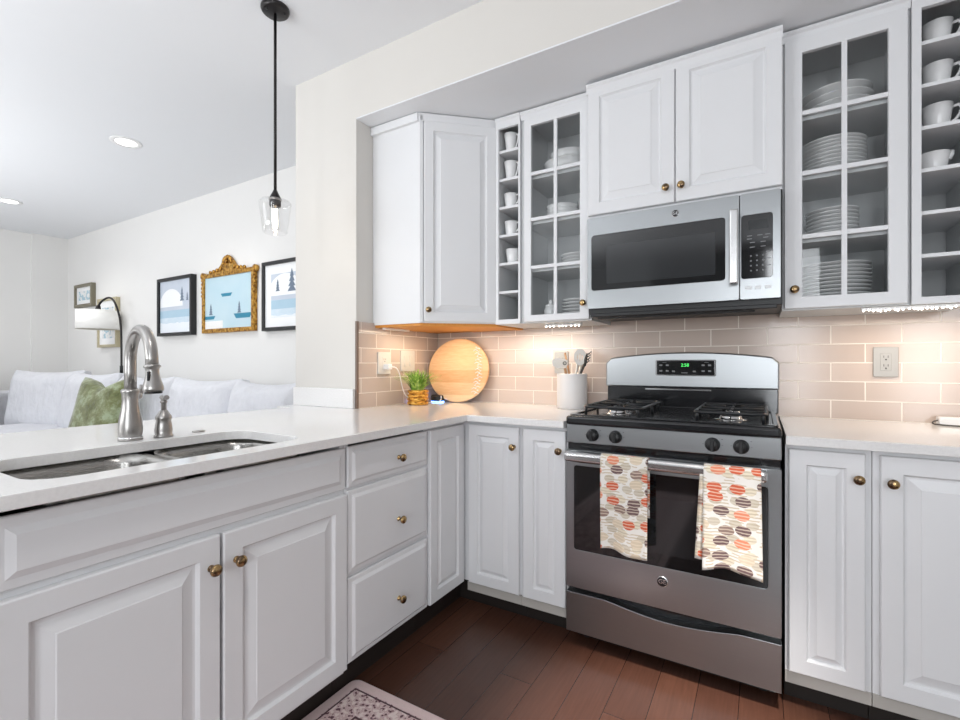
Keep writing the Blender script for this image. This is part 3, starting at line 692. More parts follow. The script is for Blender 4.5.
P('body', lathe(B(), [(0, 0), (.022, 0), (.030, .015), (.032, .035), (.026, .055), (0, .056)], mj, 28), 'ceramic', j)
P('lid', lathe(B(), [(0, .056), (.027, .056), (.024, .063), (.008, .070), (.007, .076), (.010, .082), (.006, .088), (0, .089)], mj, 28), 'ceramic', j)

# ------------------------------------------------------------------ microwave
mw = thing('microwave', 'stainless steel over-the-range microwave with dark window and side keypad', 'microwave', (-.29, 2.2, 1.36))
MX0, MX1, MZ0, MZ1, MY = -.648, .060, 1.376, 1.766, 2.0
P('body', box(B(), MX0 + .003, MX1 + .006, MY + .022, 2.398, 1.352, 1.770, bev=.003), 'black_matte', mw)
b = B(); box(b, MX0 + .01, MX1 - .01, MY + .012, MY + .14, 1.340, 1.356, bev=.003); box(b, MX0 + .03, -.02, MY + .05, MY + .09, 1.334, 1.342, bev=.002)
P('vent', b, 'black_matte', mw)
fm = Matrix(((1, 0, 0, 0), (0, 0, -1, MY + .022), (0, 1, 0, 0), (0, 0, 0, 1)))
b = B(); holed(b, rrect(MX0, -.0705, MZ0, MZ1, .006, 3), [rrect(-.630, -.116, 1.453, 1.690, .012, 4)], 0, .022, fm)
dr_ = P('door', b, 'steel', mw, bev=.0015)
P('window', prism(B(), rrect(-.629, -.083, 1.454, 1.689, .011, 4), .004, .0215, fm), 'black_glass', dr_)
P('inner_window', prism(B(), rrect(-.565, -.150, 1.478, 1.640, .004, 3), .0216, .0219, fm), mat('window_mesh', srgb(44, 46, 48), .12, coat=.5, noise=.05), dr_)
hb = B(); pth = [(-.086, MY - .001, 1.437), (-.086, MY - .024, 1.447), (-.086, MY - .032, 1.50), (-.086, MY - .034, 1.57), (-.086, MY - .032, 1.64), (-.086, MY - .024, 1.694), (-.086, MY - .001, 1.703)]
b2 = B(); box(b2, -.102, -.072, MY - .036, MY - .022, 1.432, 1.708, bev=.006, seg=3); box(b2, -.097, -.077, MY - .026, MY, 1.440, 1.456); box(b2, -.097, -.077, MY - .026, MY, 1.684, 1.700)
P('handle', b2, 'handle_steel', dr_)
b = B(); holed(b, rrect(-.0675, MX1, MZ0, MZ1, .006, 3), [rrect(-.064, .036, 1.452, 1.686, .010, 4)], 0, .022, fm)
cp = P('control_panel', b, 'steel', mw, bev=.0015)
P('keypad', prism(B(), rrect(-.0635, .0355, 1.4525, 1.6855, .0095, 4), .004, .0215, fm), 'black_glass', cp)
b = B()
for r_ in range(4):
    for c_ in range(3): box(b, -.035 + c_ * .019, -.030 + c_ * .019, 1.478 + r_ * .018, 1.483 + r_ * .018, .0214, .0219, fm)
for z, xs in ((1.565, (-.036, -.002)), (1.582, (-.036, -.002)), (1.607, (-.045, -.012, .012)), (1.596, (-.045, .006)), (1.545, (.014,)), (1.520, (.014,)), (1.495, (.014,))):
    for x in xs: box(b, x, x + .016, z, z + .003, .0214, .0219, fm)
P('key_marks', b, 'mark', cp)
P('display', prism(B(), rrect(-.040, .022, 1.632, 1.664, .003, 2), .0214, .0218, fm), mat('dim_display', srgb(30, 33, 35), .2, noise=.05), cp)
for x in (-.050, -.020, .011): P('light_key', box(B(), x, x + .020, 1.412, 1.424, .0215, .0235, fm, bev=.0008), 'key_light', cp)
def emblem(parent, mx_, r):
    r *= 1.15
    e_ = P('emblem', lathe(B(), [(0, 0), (r, 0), (r, .0015), (r * .9, .0025), (0, .0025)], mx_, 28), 'silver_in', parent)
    P('emblem_face', lathe(B(), [(r * .88, .0024), (r * .84, .0030), (0, .0030)], mx_, 28), 'logo_dark', e_)
    text('emblem_letters', 'GE', r * 1.15, mx_ @ Matrix.Translation((0, 0, .0032)), 'silver_in', e_, .0004)
emblem(dr_, facing_room(-.292, MY, 1.733), .0125)
# little lamp glass below the microwave
# ------------------------------------------------------------------ range
rg = thing('gas_range', 'freestanding stainless steel gas range with black cooktop and four knobs', 'range', (-.3, 2.05, FZ))
RX0, RX1, RY = -.652, .055, 1.752
P('body', box(B(), RX0 + .004, RX1 - .002, 1.81, 2.385, .085, .904), 'black_matte', rg)
P('base', box(B(), RX0 + .02, RX1 - .02, 1.83, 2.36, FZ + .012, .10), 'black_matte', rg)
for x, y in ((RX0 + .05, 1.86), (RX1 - .05, 1.86), (RX0 + .05, 2.32), (RX1 - .05, 2.32)):
    P('foot', lathe(B(), [(0, 0), (.016, 0), (.016, .014), (0, .014)], Matrix.Translation((x, y, FZ)), 14), 'black_matte', rg)
fr_ = Matrix(((1, 0, 0, 0), (0, 0, -1, 1.808), (0, 1, 0, 0), (0, 0, 0, 1)))
# storage drawer with its dipped top edge
n_ = 24; top = []
for i in range(n_ + 1):
    s_ = i / n_; dip = .024 * (math.sin(PI * min(1, max(0, (s_ - .16) / .62))) ** 1.0) if .16 < s_ < .78 else 0
    top.append((RX1 - s_ * (RX1 - RX0), .258 - (.024 * math.sin(PI * (s_ - .16) / .62) if .16 < s_ < .78 else 0)))
dw = P('storage_drawer', prism(B(), [(RX0, .106), (RX1, .106)] + top, .012, .056, fr_), 'steel', rg, bev=.0015)
P('drawer_gap', box(B(), RX0 + .004, RX1 - .004, 1.79, 1.812, .10, .285), 'black', rg)
b = B(); holed(b, rrect(RX0, RX1, .278, .806, .004, 2), [rrect(-.621, .019, .424, .748, .010, 4)], .003, .056, fr_)
od = P('oven_door', b, 'steel', rg, bev=.0015)
P('oven_window', prism(B(), rrect(-.6205, .0185, .4245, .7475, .0095, 4), .006, .0545, fr_), 'black_glass', od)
P('inner_window', prism(B(), rrect(-.50, -.09, .47, .665, .006, 3), .0546, .0549, fr_), mat('oven_glass', srgb(34, 35, 37), .1, coat=.5, noise=.05), od)
HY, HZ = 1.700, .790
b = B(); box(b, -.640, .018, HY - .013, HY + .013, HZ - .019, HZ + .019, bev=.012, seg=4)
P('handle', b, 'handle_steel', od, bev=.002)
for x in (-.636, -.006):
    P('handle_mount', box(B(), x, x + .022, HY - .012, 1.754, HZ - .013, HZ + .013, bev=.003), 'handle_steel', od)
emblem(od, facing_room(-.298, RY, .375), .0165)
P('vent_strip', box(B(), RX0 + .003, RX1 - .003, 1.772, 1.815, .804, .836), 'black', rg)
P('control_strip', box(B(), RX0, RX1, 1.756, 1.815, .834, .905, bev=.003), 'steel', rg)
for x in (-.548, -.462, -.140, -.056):
    mk_ = facing_room(x, 1.756, .869)
    kn = P('burner_knob', lathe(B(), [(0, 0), (.0235, 0), (.0235, .004), (.021, .008), (.0195, .020), (.018, .023), (0, .023)], mk_, 28), 'black_matte', rg)
    P('grip', box(B(), -.0055, .0055, -.0195, .0195, .018, .031, mk_, bev=.002), 'black_matte', kn)
    b = B(); box(b, .026, .031, .018, .0195, .0002, .0008, mk_); box(b, -.031, -.027, .0, .001, .0002, .0008, mk_); box(b, .027, .032, -.001, 0, .0002, .0008, mk_)
    P('dial_marks', b, 'dark_line', rg)
# cooktop
b = B(); box(b, RX0 - .001, RX1 + .001, 1.748, 2.335, .903, .938, bev=.010, seg=3)
ct = P('cooktop', b, 'black', rg)
P('cooktop_rim', holed(B(), rrect(RX0 + .006, RX1 - .006, 1.765, 2.32, .02, 4), [rrect(RX0 + .022, RX1 - .022, 1.79, 2.30, .03, 5)], .934, .943), 'black', rg, bev=.002)
def burner(x, y, r):
    m_ = Matrix.Translation((x, y, .9375))
    bu = P('burner', lathe(B(), [(0, 0), (r * 1.5, 0), (r * 1.45, .002), (r * 1.1, .003), (r, .010), (r * .98, .013), (0, .013)], m_, 28), 'chrome', rg)
    P('burner_cap', lathe(B(), [(0, .013), (r * .9, .013), (r * .9, .018), (r * .8, .020), (0, .020)], m_, 28), 'iron', bu)
def grate(x0, x1, y0, y1):
    z = .968; b = B()
    lp = [(x, y, z) for x, y in rrect(x0, x1, y0, y1, .035, 5)]
    tube(b, lp, .0055, 8, closed=True)
    ym = (y0 + y1) / 2; xm = (x0 + x1) / 2
    tube(b, [(x0, ym, z), (x1, ym, z)], .005, 8)
    for yc in ((y0 + ym) / 2, (ym + y1) / 2):
        tube(b, [(x0, yc, z), (xm - .028, yc, z)], .0045, 8); tube(b, [(xm + .028, yc, z), (x1, yc, z)], .0045, 8)
        s_ = -1 if yc < ym else 1
        tube(b, [(xm, (y0 if s_ < 0 else y1), z), (xm, yc + s_ * .028, z)], .0045, 8); tube(b, [(xm, ym, z), (xm, yc - s_ * .028, z)], .0045, 8)
    for x, y in ((x0 + .012, y0 + .012), (x1 - .012, y0 + .012), (x0 + .012, y1 - .012), (x1 - .012, y1 - .012), (x0, ym), (x1, ym)):
        tube(b, [(x, y, z), (x + (0.004 if x > xm else -.004), y, z - .012), (x + (0.004 if x > xm else -.004), y, .9375)], .0055, 8)
    P('grate', b, 'iron', rg)
for x0, x1 in ((-.612, -.392), (-.205, .015)):
    grate(x0, x1, 1.835, 2.255)
    burner((x0 + x1) / 2, 1.94, .036); burner((x0 + x1) / 2, 2.15, .030)
# backguard
b = B(); box(b, -.650, .062, 2.322, 2.385, .930, 1.036, bev=.004)
bg = P('backguard_vent', b, 'black', rg)
P('vent_lip', box(B(), -.47, -.19, 2.316, 2.324, 1.018, 1.024), 'chrome', rg)
poly = [(-.656, 1.030), (.065, 1.030)]; N = 28
tp = []
for i in range(N + 1):
    s_ = i / N; x = .065 - s_ * .721; e_ = min(s_, 1 - s_) * .721
    cz_ = 1.163 + .028 * (1 - (2 * s_ - 1) ** 2)
    if e_ < .02: cz_ -= .02 - math.sqrt(max(0, .02 ** 2 - (.02 - e_) ** 2))
    tp.append((x, cz_))
fb = Matrix(((1, 0, 0, 0), (0, 0, -1, 2.385), (0, 1, 0, 0), (0, 0, 0, 1)))
bs = P('backguard', prism(B(), poly + tp, 0, .070, fb), 'steel', rg, bev=.006)
f2 = facing_room(0, 2.315, 0)
P('display_bezel', prism(B(), rrect(-.424, -.170, 1.083, 1.157, .006, 3), -.001, .0015, f2), 'chrome', bs)
dp = P('display', prism(B(), rrect(-.418, -.176, 1.088, 1.152, .004, 3), .0, .0025, f2), 'black_glass', bs)
text('clock_digits', '2:58', .020, facing_room(-.297, 2.3122, 1.132), 'green_led', dp, .0003)
b = B()
for x, z in ((-.400, 1.132), (-.372, 1.132), (-.400, 1.106), (-.372, 1.106), (-.345, 1.104), (-.258, 1.104), (-.222, 1.132), (-.196, 1.132), (-.222, 1.106), (-.196, 1.106)):
    box(b, x - .006, x + .006, z - .0035, z + .0035, .0024, .0029, f2)
box(b, -.312, -.286, 1.096, 1.099, .0024, .0029, f2); box(b, -.392, -.376, 1.144, 1.1455, .0024, .0029, f2); box(b, -.217, -.200, 1.144, 1.1455, .0024, .0029, f2)
P('key_marks', b, 'mark', dp)

# ------------------------------------------------------------------ towels
def towel(x0, x1, zb, zback, name, label, seed, skew=0.0):
    rnd = random.Random(seed); r = .0195
    path = []                     # (y, z) from the hidden back end, over the bar, down the front
    nb = 8
    for i in range(nb): path.append((HY + r, zback + (HZ - zback) * i / nb))
    for i in range(11): a = PI * i / 10; path.append((HY + r * math.cos(a), HZ + .004 + r * math.sin(a)))
    nf = 30
    for i in range(1, nf + 1): path.append((HY - r, HZ - (HZ - zb) * i / nf))
    ln = [0]
    for a, b_ in zip(path, path[1:]): ln.append(ln[-1] + math.hypot(b_[0] - a[0], b_[1] - a[1]))
    nx = 26; b = B(); uvl = b.loops.layers.uv.new('UVMap'); G = []; ph = rnd.uniform(0, 6)
    for i, (y, z) in enumerate(path):
        front = i > nb + 8; k = max(0, (HZ - z) / (HZ - zb)) if front else 0
        row = []
        for j_ in range(nx + 1):
            s_ = j_ / nx
            x = x0 + (x1 - x0) * s_ + k * (.006 * math.sin(3 * s_ + ph) + skew * (s_ - .0))
            yy = y + (-(k ** .7) * .006 * (1 + math.sin(s_ * 11 + ph + 1.5 * k)) if front else 0)
            zz = z + (k ** 3 * .010 * math.sin(s_ * 5 + ph) if front else 0)
            row.append(b.verts.new((x, yy, zz)))
        G.append(row)
    for i in range(len(G) - 1):
        for j_ in range(nx):
            f = b.faces.new((G[i][j_], G[i][j_ + 1], G[i + 1][j_ + 1], G[i + 1][j_])); f.smooth = True
            for lp, (ii, jj) in zip(f.loops, ((i, j_), (i, j_ + 1), (i + 1, j_ + 1), (i + 1, j_))):
                lp[uvl].uv = ((x1 - x0) * jj / nx + seed * .37, -ln[ii] + seed * .21)
    o = obj(name, b, 'towel', solid=.0025); return tag(o, label, 'towel', 'printed towels on the oven handle')
o = towel(-.497, -.334, .474, .60, 'dish_towel', 'pumpkin-print dish towel hanging at the left end of the oven handle', 1, .004)
o = towel(-.160, .000, .482, .61, 'dish_towel', 'wider pumpkin-print dish towel hanging at the right end of the oven handle', 2, .001)
# second layer of the right towel showing at its left
b = B(); uvl = b.loops.layers.uv.new('UVMap'); G = []
for i in range(20):
    z = HZ - .01 - i * .0145; row = []
    for j_ in range(7):
        s_ = j_ / 6; row.append(b.verts.new((-.172 - .0008 * i + s_ * .05, HY - .0165 - (.003 * math.sin(s_ * 5) if i > 2 else 0) + .0035, z)))
    G.append(row)
for i in range(19):
    for j_ in range(6):
        f = b.faces.new((G[i][j_], G[i][j_ + 1], G[i + 1][j_ + 1], G[i + 1][j_])); f.smooth = True
        for lp, (ii, jj) in zip(f.loops, ((i, j_), (i, j_ + 1), (i + 1, j_ + 1), (i + 1, j_))): lp[uvl].uv = (jj * .008 + .5, -ii * .0145)
obj('folded_layer', b, 'towel', o, solid=.002)

# ------------------------------------------------------------------ outlets
def outlet(mx, name, label, kind, mt='soft_white', hw=.038):
    t_ = thing(name, label, 'outlet' if kind != 'switch' else 'switch', mx.translation)
    P('cover_plate', prism(B(), rrect(-hw, hw, -.0585, .0585, .004, 3), 0, .008, mx), mt, t_, bev=.0015)
    if kind == 'duplex':
        P('socket_insert', prism(B(), rrect(-.017, .017, -.034, .034, .003, 3), .005, .0095, mx), mt, t_, bev=.0008)
        b = B()
        for z in (.017, -.017):
            box(b, -.0075, -.0055, z - .001, z + .008, .0093, .0099, mx); box(b, .0055, .0075, z - .001, z + .008, .0093, .0099, mx)
            lathe(b, [(0, .0093), (.0028, .0093), (.0028, .0099), (0, .0099)], mx @ Matrix.Translation((0, z - .008, 0)), 12)
        P('slots', b, 'dark_line', t_)
    else:
        for x in (-.024, .024): P('rocker', prism(B(), rrect(x - .0125, x + .0125, -.032, .032, .002, 2), .005, .011, mx), mt, t_, bev=.001)
    return t_
outlet(facing_room(.4175, 2.400, 1.146), 'wall_outlet', 'grey duplex outlet on the tiles to the right of the range', 'duplex', 'plate_grey')
outlet(facing_room(-.918, 2.400, 1.146), 'wall_outlet', 'outlet on the back tiles partly hidden behind the utensil crock', 'duplex', 'plate_grey')
outlet(facing_right(-1.735, 1.908, 1.142), 'wall_outlet', 'outlet with a white charger plugged in on the left tiles', 'duplex', hw=.048)
outlet(facing_right(-1.735, 2.104, 1.155), 'wall_switch', 'double rocker switch plate on the left tiles nearest the corner', 'switch', hw=.060)
ch = thing('phone_charger', 'white plug-in charger with looping white cable beside the grass pot', 'charger', (-1.72, 1.915, 1.125))
P('plug', box(B(), -1.727, -1.690, 1.898, 1.928, 1.108, 1.138, bev=.004), 'plastic', ch)
cpts = [(-1.69, 1.913, 1.122), (-1.668, 1.93, 1.118), (-1.662, 1.95, 1.09), (-1.665, 1.97, 1.04), (-1.665, 1.99, .99), (-1.66, 2.01, .962), (-1.652, 2.035, .955), (-1.645, 2.05, .972), (-1.65, 2.04, .995), (-1.655, 2.02, .99), (-1.65, 2.015, .965), (-1.645, 2.03, .938), (-1.65, 2.05, .9185), (-1.62, 2.12, .9185), (-1.60, 2.2, .9185)]
def smooth_path(pts, n=6):
    pts = [Vector(p) for p in pts]; out = []
    for i in range(len(pts) - 1):
        p0, p1, p2, p3 = pts[max(0, i - 1)], pts[i], pts[i + 1], pts[min(len(pts) - 1, i + 2)]
        for k in range(n):
            s_ = k / n; out.append(.5 * ((2 * p1) + (-p0 + p2) * s_ + (2 * p0 - 5 * p1 + 4 * p2 - p3) * s_ ** 2 + (-p0 + 3 * p1 - 3 * p2 + p3) * s_ ** 3))
    return out + [pts[-1]]
P('cable', tube(B(), smooth_path(cpts), .0026, 8), 'plastic', ch)
# ------------------------------------------------------------------ corner things on the worktop
sp = thing('smart_speaker', 'small dark round speaker with a blue light ring between the pot and the board', 'speaker', (-1.640, 2.262, CZ + .0005))
ms = Matrix.Translation((-1.635, 2.262, CZ + .0005))
P('body', lathe(B(), [(0, .006), (.036, .006), (.040, .012), (.040, .034), (.036, .040), (0, .041)], ms, 32), 'black_matte', sp)
P('light_ring', lathe(B(), [(0, .0), (.036, .0), (.038, .003), (.036, .006), (0, .006)], ms, 32), 'blue', sp)
P('cable', tube(B(), smooth_path([(-1.600, 2.245, .935), (-1.585, 2.225, .955), (-1.575, 2.215, .940), (-1.585, 2.205, .922), (-1.60, 2.19, .9175), (-1.62, 2.17, .9175)]), .0024, 8), 'plastic', sp)
pl = thing('potted_grass', 'tuft of artificial green grass in a small ribbed gold pot', 'plant', (-1.622, 2.06, CZ + .0005))
mp = Matrix.Translation((-1.622, 2.06, CZ + .0005))
pr = [(0, 0), (.052, 0)]
for i in range(4):
    z = i * .0205; pr += [(.055, z + .002), (.0585, z + .0075), (.0585, z + .013), (.055, z + .0185), (.051, z + .0202)]
pr += [(.047, .082), (.045, .070), (0, .070)]
P('pot', lathe(B(), pr, mp, 40), 'goldpot', pl)
P('soil', lathe(B(), [(0, .0705), (.0448, .0705), (.040, .075), (0, .077)], mp, 24), 'soil', pl)
b = B(); rnd = random.Random(3)
for i in range(210):
    a = rnd.uniform(0, 2 * PI); r0 = rnd.uniform(0, .035); sp_ = rnd.uniform(.02, .095) * (.4 + r0 / .035); hh = rnd.uniform(.10, .155) * (1.1 - sp_ * 3)
    wd = rnd.uniform(.0035, .0062); base = Vector((-1.622 + r0 * math.cos(a), 2.06 + r0 * math.sin(a), CZ + .072)); a2 = a + rnd.uniform(-.5, .5)
    dv = Vector((math.cos(a2), math.sin(a2), 0)); sd_ = Vector((-dv.y, dv.x, 0)); prev = None
    for k in range(6):
        s_ = k / 5; c_ = base + dv * sp_ * s_ ** 1.6 + Vector((0, 0, hh * (s_ - .22 * s_ ** 3))); w_ = wd * (1 - s_) ** .6 + .0003
        cur = (b.verts.new(c_ - sd_ * w_), b.verts.new(c_ + Vector((0, 0, .0008)) ), b.verts.new(c_ + sd_ * w_))
        if prev:
            for q_ in (0, 1): b.faces.new((prev[q_], prev[q_ + 1], cur[q_ + 1], cur[q_]))
        prev = cur
gr_ = P('grass_blades', b, 'leaf', pl)

# round board leaning on the back tiles
tl = math.radians(9); bc = Vector((-1.525, 2.318, CZ + .1868))
cbd = thing('cutting_board', 'large round wooden cutting board leaning against the tiles in the corner', 'cutting board', bc)
mrot = Matrix.Translation(bc) @ Matrix.Rotation(math.radians(14), 4, 'Z') @ Matrix.Rotation(PI / 2 - tl, 4, 'X')
P('board', lathe(B(), [(0, -.009), (.179, -.009), (.186, -.006), (.188, 0), (.186, .006), (.179, .009), (0, .009)], mrot, 72), 'board', cbd)
# white painted vine of dots and strokes near the board's right side
b = B(); rnd = random.Random(5)
for i in range(30):
    y = -.135 + i * .0093; xx = .128 - .35 * abs(y) ** 1.5 + (-1) ** i * rnd.uniform(.004, .012)
    if i % 3 == 2: lathe(b, [(0, .0092), (.0032, .0092), (.0032, .0100), (0, .0100)], mrot @ Matrix.Translation((xx, y, 0)), 10, sx=1.8)
    else: tube(b, [(xx - .015, y - .003, .0095), (xx - .003, y + .004, .0095), (xx + .013, y - .002, .0095)], .0024, 6, mrot)
P('painted_lettering', b, 'plastic', cbd)

# crock with utensils
cx_, cyc = -.825, 2.300
ck = tag(obj('utensil_crock', lathe(B(), [(0, 0), (.074, 0), (.076, .003), (.076, .172), (.0745, .175), (.072, .173), (.071, .010), (0, .009)], Matrix.Identity(4), 48), 'crock'), 'tall white cylindrical crock holding cooking utensils left of the range', 'crock')
ck.location = (cx_, cyc, CZ + .0005)
ct0 = CZ + .010
def utensil(name, label, base, tip):
    t_ = thing(name, label, 'utensil', base); dv = (Vector(tip) - Vector(base)).normalized()
    q_ = Vector((0, 0, 1)).rotation_difference(dv).to_matrix().to_4x4(); q_.translation = Vector(base); return t_, q_, (Vector(tip) - Vector(base)).length
t_, q_, Ln = utensil('slotted_spoon', 'white slotted spoon standing in the crock', (-.838, 2.320, ct0), (-.782, 2.278, 1.180))
P('handle', tube(B(), [(0, 0, 0), (0, 0, Ln - .04)], [.005, .006], 10, q_), 'soft_white', t_)
# flat oval head facing the room
hm = Matrix.Translation((-.774, 2.272, 1.172)) @ Matrix.Rotation(math.radians(22), 4, 'Z') @ Matrix.Rotation(PI / 2 - .1, 4, 'X')
P('head', holed(B(), [(.030 * math.cos(a * PI / 16), .042 * math.sin(a * PI / 16)) for a in range(32)], [[(x_ + .0028 * math.cos(a * PI / 5), -.001 + (.022 - abs(x_) * .7) * math.sin(a * PI / 5)) for a in range(10)] for x_ in (-.012, 0, .012)], -.0025, .0025, hm), 'soft_white', t_, bev=.001)
t_, q_, Ln = utensil('pasta_fork', 'dark grey toothed pasta fork leaning right in the crock', (-.848, 2.300, ct0), (-.748, 2.280, 1.150))
P('handle', tube(B(), [(0, 0, 0), (0, 0, Ln)], [.005, .0065], 10, q_), 'dark_line', t_)
b = B()
for i in range(4):
    z = 1.142 + i * .014; tube(b, [(-.752 + i * .003, 2.282, z), (-.735 + i * .003, 2.266, z + .004), (-.722 + i * .003, 2.262, z + .014)], [.0042, .0036, .0025], 8)
tube(b, [(-.753, 2.280, 1.128), (-.747, 2.280, 1.160), (-.740, 2.280, 1.190)], [.007, .008, .004], 10)
P('teeth', b, 'dark_line', t_)
t_, q_, Ln = utensil('ladle', 'grey ladle handle behind the pasta fork in the crock', (-.83, 2.325, ct0), (-.778, 2.305, 1.145))
P('handle', tube(B(), [(0, 0, 0), (0, 0, Ln)], [.005, .006], 10, q_), 'soft_white', t_)
t_, q_, Ln = utensil('spatula', 'white spatula with a hole in its blade leaning left in the crock', (-.825, 2.295, ct0), (-.845, 2.255, 1.115))
P('handle', tube(B(), [(0, 0, 0), (0, 0, Ln)], [.006, .007], 10, q_), 'spoonwood', t_)
hm = Matrix.Translation((-.868, 2.262, 1.140)) @ Matrix.Rotation(math.radians(24), 4, 'Z') @ Matrix.Rotation(PI / 2 - .1, 4, 'X')
P('blade', holed(B(), [(-.048, .018), (-.044, -.012), (-.018, -.026), (.022, -.022), (.034, -.004), (.032, .016), (.012, .024), (-.02, .030)], [[(.017 + .007 * math.cos(-a * PI / 6), .001 + .007 * math.sin(-a * PI / 6)) for a in range(12)]], -.003, .003, hm), 'soft_white', t_, bev=.002)
P('hole_ring', tube(B(), [(.017 + .008 * math.cos(a * PI / 8), .001 + .008 * math.sin(a * PI / 8), .003) for a in range(16)], .0022, 6, hm, closed=True), 'dark_line', t_)
t_, q_, Ln = utensil('wooden_spoon', 'wooden spoon handle between the spatula and the slotted spoon', (-.815, 2.330, ct0), (-.872, 2.325, 1.195))
P('handle', tube(B(), [(0, 0, 0), (0, 0, Ln)], [.005, .0055], 10, q_), 'spoonwood', t_)

# power adapter at the right edge
ad = thing('power_adapter', 'small white power adapter lying against the tiles at the right edge', 'adapter', (.585, 2.36, CZ))
P('body', box(B(), .560, .640, 2.345, 2.390, CZ + .0005, CZ + .030, bev=.004), 'plastic', ad)
P('cable', tube(B(), smooth_path([(.562, 2.365, .93), (.548, 2.362, .925), (.545, 2.35, .918), (.57, 2.325, .917), (.62, 2.31, .917), (.7, 2.30, .917)]), .0025, 8), 'dark_line', ad)

# ------------------------------------------------------------------ under-cabinet light strings
def strip(name, label, x0, x1, y, z, n, rag=.003):
    t_ = thing(name, label, 'light strip', ((x0 + x1) / 2, y, z)); rnd = random.Random(n)
    P('diffuser_bar', box(B(), x0, x1, y - .008, y + .008, z, z + .010, bev=.002), 'plastic', t_)
    for i in range(n):
        x = x0 + (x1 - x0) * (i + .5) / n + rnd.uniform(-.004, .004)
        b = lathe(B(), [(0, -.0035), (.0028, -.002), (.0034, .001), (0, .004)], Matrix.Translation((x, y - .006, z - .001 + rnd.uniform(-rag, rag))), 8)
        P('led', b, 'led', t_)
    return t_
strip('led_strip', 'string of tiny white lights under the right glass and cubby units', .30, .70, 2.10, UZ0 - .012, 34)
strip('led_strip', 'short light bar under the left glass-door cabinet', -.93, -.74, 2.20, UZ0 - .011, 9, .0005)
P('diffuser_bar', box(B(), -1.70, -1.68, 1.86, 2.06, UZ0 - .018, UZ0 - .008, bev=.002), 'plastic',
  thing('light_bar', 'slim white lamp under the corner wall cabinet by the left tiles', 'lamp', (-1.69, 1.96, UZ0 - .018)))

# ------------------------------------------------------------------ rug
b = B(); rc = (-1.205 + .38, 1.185 - .95, FZ)
prism(b, rrect(-.38, .38, -.95, .95, .03, 4), .0005, .010)
rg_ = obj('rug', b, 'rug', bev=.003); rg_.location = rc
tag(rg_, 'faded pink and plum patterned runner rug on the floor before the sink', 'rug')

# ------------------------------------------------------------------ pendant
px_, py_ = -1.800, 1.300
pd = thing('pendant_light', 'dark bronze pendant lamp with clear glass shade above the peninsula', 'pendant lamp', (px_, py_, CEIL))
mt_ = Matrix.Translation((px_, py_, 0))
P('canopy', lathe(B(), [(0, 2.645), (.048, 2.648), (.055, 2.654), (.058, 2.661), (.058, 2.6695), (0, 2.6695)], mt_, 40), 'bronze', pd)
for a in (.6, 2.6, 4.7): P('canopy_screw', lathe(B(), [(0, 2.641), (.005, 2.643), (.005, 2.650), (0, 2.650)], mt_ @ Matrix.Translation((.04 * math.cos(a), .04 * math.sin(a), 0)), 12), 'black_matte', pd)
P('rod', tube(B(), [(px_, py_, 1.880), (px_, py_, 2.648)], .0062, 12), 'bronze', pd)
so = P('socket', lathe(B(), [(0, 1.872), (.008, 1.872), (.012, 1.862), (.022, 1.842), (.024, 1.836), (.0225, 1.832), (.0235, 1.828), (.0235, 1.805), (.020, 1.800), (0, 1.800)], mt_, 28), 'bronze', pd)
P('socket_band', lathe(B(), [(.0240, 1.836), (.0262, 1.834), (.0262, 1.829), (.0240, 1.827)], mt_, 28), 'nickel', so)
pr = [(.030, 1.830), (.058, 1.827), (.066, 1.818), (.0645, 1.800), (.056, 1.735), (.050, 1.692), (.044, 1.686), (.0425, 1.6875), (.0475, 1.693), (.0540, 1.735), (.0625, 1.800), (.0640, 1.816), (.057, 1.8245), (.030, 1.8275)]
b = B(); lathe(b, pr, mt_, 48)
P('glass_shade', b, 'clear', pd)
bl = P('bulb', lathe(B(), [(0, 1.695), (.012, 1.699), (.021, 1.715), (.024, 1.735), (.020, 1.765), (.013, 1.790), (.012, 1.800), (0, 1.800)], mt_, 28), 'clear', pd)
P('filament', tube(B(), [(px_ - .006, py_, 1.79), (px_ - .007, py_, 1.712), (px_, py_, 1.705), (px_ + .007, py_, 1.712), (px_ + .006, py_, 1.79)], .0045, 8), 'bulb', bl)
for o_ in pd.children:
    if not o_.name.startswith(('canopy', 'rod')): o_.location.z += .014
light('pendant_bulb', 'POINT', (px_, py_, 1.67), 0.6, (1, .82, .6), .02)
# recessed lamps
for x, y, lb in ((-3.77, 1.556, 'round recessed ceiling lamp nearer the kitchen'), (-6.084, 1.558, 'round recessed ceiling lamp farther away near the living room corner')):
    rl = thing('recessed_light', lb, 'ceiling lamp', (x, y, CEIL), 'recessed ceiling lamps')
    P('trim_ring', lathe(B(), [(.062, CEIL - .001), (.064, CEIL - .006), (.092, CEIL - .004), (.094, CEIL - .0005)], Matrix.Translation((x, y, 0)), 36), 'plastic', rl)
    P('lamp_lens', lathe(B(), [(0, CEIL - .003), (.064, CEIL - .003), (.064, CEIL - .0005), (0, CEIL - .0005)], Matrix.Translation((x, y, 0)), 32), 'lamp_disc', rl)

